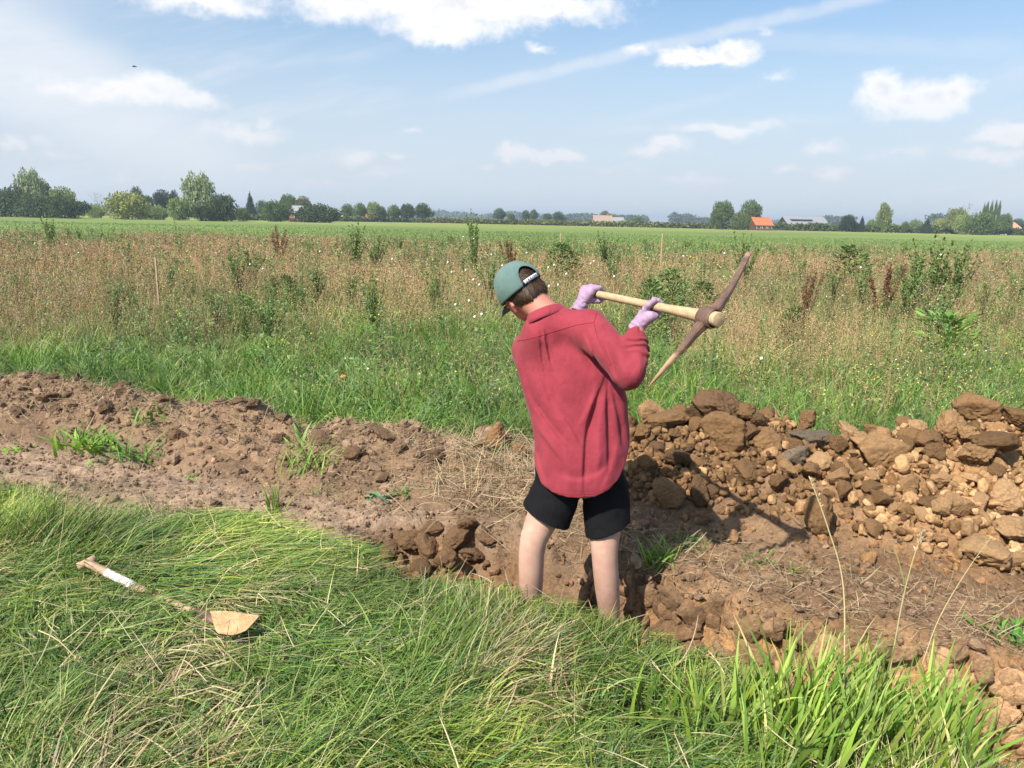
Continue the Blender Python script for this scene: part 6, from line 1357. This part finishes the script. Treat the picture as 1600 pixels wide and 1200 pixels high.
def house(px0, px1, ptop, D, wallh, depth, wallm, roofm, label, name='house', wins=3, yaw=0.0, cat='house', chimney=False, over=.3):
    a = atY(px0, 345, D); b = atY(px1, 345, D); t = atY((px0+px1)/2, ptop, D); W_ = b.x-a.x; H = t.z; e = empty(name, ((a.x+b.x)/2, D, 0)); e.rotation_euler = (0, 0, yaw); tag(e, label, cat)
    def bx(nm, x0, x1, y0, y1, z0, z1, m, par=e):
        V = np.array([(x, y, z) for x in (x0, x1) for y in (y0, y1) for z in (z0, z1)]); F = np.array([(0, 1, 3, 2), (4, 6, 7, 5), (0, 4, 5, 1), (2, 3, 7, 6), (0, 2, 6, 4), (1, 5, 7, 3)]); o = mesh_np(nm, V, F, m, smooth=False); o.parent = par; return o
    w = W_/2; V = [(-w, 0, 0), (w, 0, 0), (w, depth, 0), (-w, depth, 0), (-w, 0, wallh), (w, 0, wallh), (w, depth, wallh), (-w, depth, wallh), (-w, depth/2, H-.15), (w, depth/2, H-.15)]
    F = [(0, 1, 5, 4), (2, 3, 7, 6), (1, 2, 6, 5), (3, 0, 4, 7), (4, 7, 8, 8), (6, 5, 9, 9)]; me = bpy.data.meshes.new('wall'); me.from_pydata(V, [], [tuple(dict.fromkeys(f)) for f in F]); me.materials.append(wallm); o = bpy.data.objects.new('wall', me); S.collection.objects.link(o); o.parent = e
    s = w+over; k = (H-wallh)/(depth/2); V = []; th = .18
    for x in (-s, s):
        for (y, z) in ((-over, wallh-over*k), (depth/2, H), (depth+over, wallh-over*k)): V += [(x, y, z), (x, y, z+th)]
    F = [(0, 1, 7, 6), (1, 3, 9, 7), (3, 5, 11, 9), (5, 4, 10, 11), (0, 2, 3, 1), (2, 4, 5, 3), (6, 7, 9, 8), (8, 9, 11, 10), (0, 6, 8, 2), (2, 8, 10, 4)]; r = mesh_np('roof', np.array(V), np.array(F), roofm, smooth=False); r.parent = e
    for q in range(wins):
        xc = -w+W_*(q+.5)/wins; f = bx('window', xc-.6, xc+.6, -.06, -.01, wallh*.35, wallh*.85, W_WH); bx('pane', xc-.5, xc+.5, -.08, -.062, wallh*.38, wallh*.82, M_WIN, f)
    if chimney: bx('chimney', w*.5, w*.5+.6, depth/2-.3, depth/2+.3, H-.6, H+.9, W_BK, r)
    return e, bx, w, H
house(1182, 1208, 340, 225, 1.5, 9, W_BR, R_OR, 'low dark brick farmhouse under a bright orange tiled roof', 'farmhouse', 3)
e_, bx_, w_, H_ = house(1232, 1295, 339.5, 245, 2.0, 10, W_DK, R_ZN, 'long grey barn with a pale sheet roof and open dark bays', 'barn', 0, 0, 'barn')
for q in range(4): bx_('bay', -w_+1+q*3.1, -w_+3.2+q*3.1, -.2, -.02, 0, 1.7, W_WH if q in (0, 3) else W_BK)
k_ = (H_-2.0)/5; bx_('roof_slot', -w_+1.5, w_*.28, 1.6, 2.4, 2.0+1.6*k_+.02, 2.0+1.6*k_+.75, W_DK)
bx_('slot_canopy', -w_+1.3, w_*.3, 1.5, 3.6, 2.0+1.6*k_+.76, 2.0+1.6*k_+.95, R_ZN)
house(929, 957, 337, 300, 1.6, 9, W_WH, R_BR, 'cottage with a brown tiled roof and white wall left of a grey annexe', 'cottage', 2, 0, 'house', True); house(958, 975, 340, 306, 1.7, 8, W_BR, R_GR, 'grey roofed annexe attached right of the brown roofed cottage', 'annexe', 1)
house(452, 476, 322, 190, 2.2, 8, W_BK, R_GR, 'grey roofed house half hidden by two green bushes', 'house', 1); house(522, 548, 329, 262, 2.2, 8, W_WH, R_ZN, 'pale roofed house left of the orange roofed one', 'house', 2)
house(563, 588, 333, 252, 1.2, 8, W_BR, R_OR, 'low house with an orange roof below the small trees', 'house', 2); house(597, 606, 332, 262, 2.4, 7, W_WH, R_ZN, 'tiny white house left of the three joined trees', 'house', 1)
house(1515, 1524, 353, 232, 1.8, 4, W_BK, R_OR, 'small orange shed in front of the broad dark green tree', 'shed', 1, 0, 'shed'); house(1568, 1598, 348, 260, 2.0, 9, W_WH, R_OR2, 'white walled house with a pale orange roof at the right edge', 'house', 2)
house(-30, 14, 336, 240, 2, 8, W_WH, R_GR, 'placeholder', 'house', 1) if False else None

# a small bird far up in the sky on the left
def bird():
    c = atY(210, 104, 60); s = SDF((-.4, -.2, -.2), (.4, .2, .2), .012); s.cap((-.10, 0, 0), (.12, 0, .01), .045, .03, .03); s.cap((.12, 0, .01), (.17, 0, .01), .028, .012, .02)
    for g in (-1, 1): s.cap((.0, g*.03, .02), (-.03, g*.16, .09), .03, .015, .02, ((0, 0, 1), .4))
    V, F = s.mesh(); o = mesh_np('bird', V, F, mat('dark_feathers', (.05, .05, .055), .8, .1)); o.location = c; o.rotation_euler = (0, 0, .6); tag(o, 'tiny dark bird flying high on the left', 'bird')
bird()
# thin summer haze over the land
def haze():
    z0, z1 = -2.0, 24.0; lo = (-2950, -60); hi = (2950, 2950)
    V = np.array([(x, y, z) for x in (lo[0], hi[0]) for y in (lo[1], hi[1]) for z in (z0, z1)], float); F = np.array([(0, 1, 3, 2), (4, 6, 7, 5), (0, 4, 5, 1), (2, 3, 7, 6), (0, 2, 6, 4), (1, 5, 7, 3)])
    m = bpy.data.materials.new('haze'); m.use_nodes = True; N = NT(m.node_tree); v = N.n('ShaderNodeVolumePrincipled', {'Color': (.72, .86, 1.0, 1), 'Density': HAZE_D, 'Anisotropy': .2}); o_ = N.n('ShaderNodeOutputMaterial'); m.node_tree.links.new(v.outputs[0], o_.inputs['Volume'])
    o = mesh_np('haze', V, F, m, smooth=False); tag(o, 'thin pale blue haze over the fields', None, None, 'stuff')
HAZE_D = 0.00055
haze()
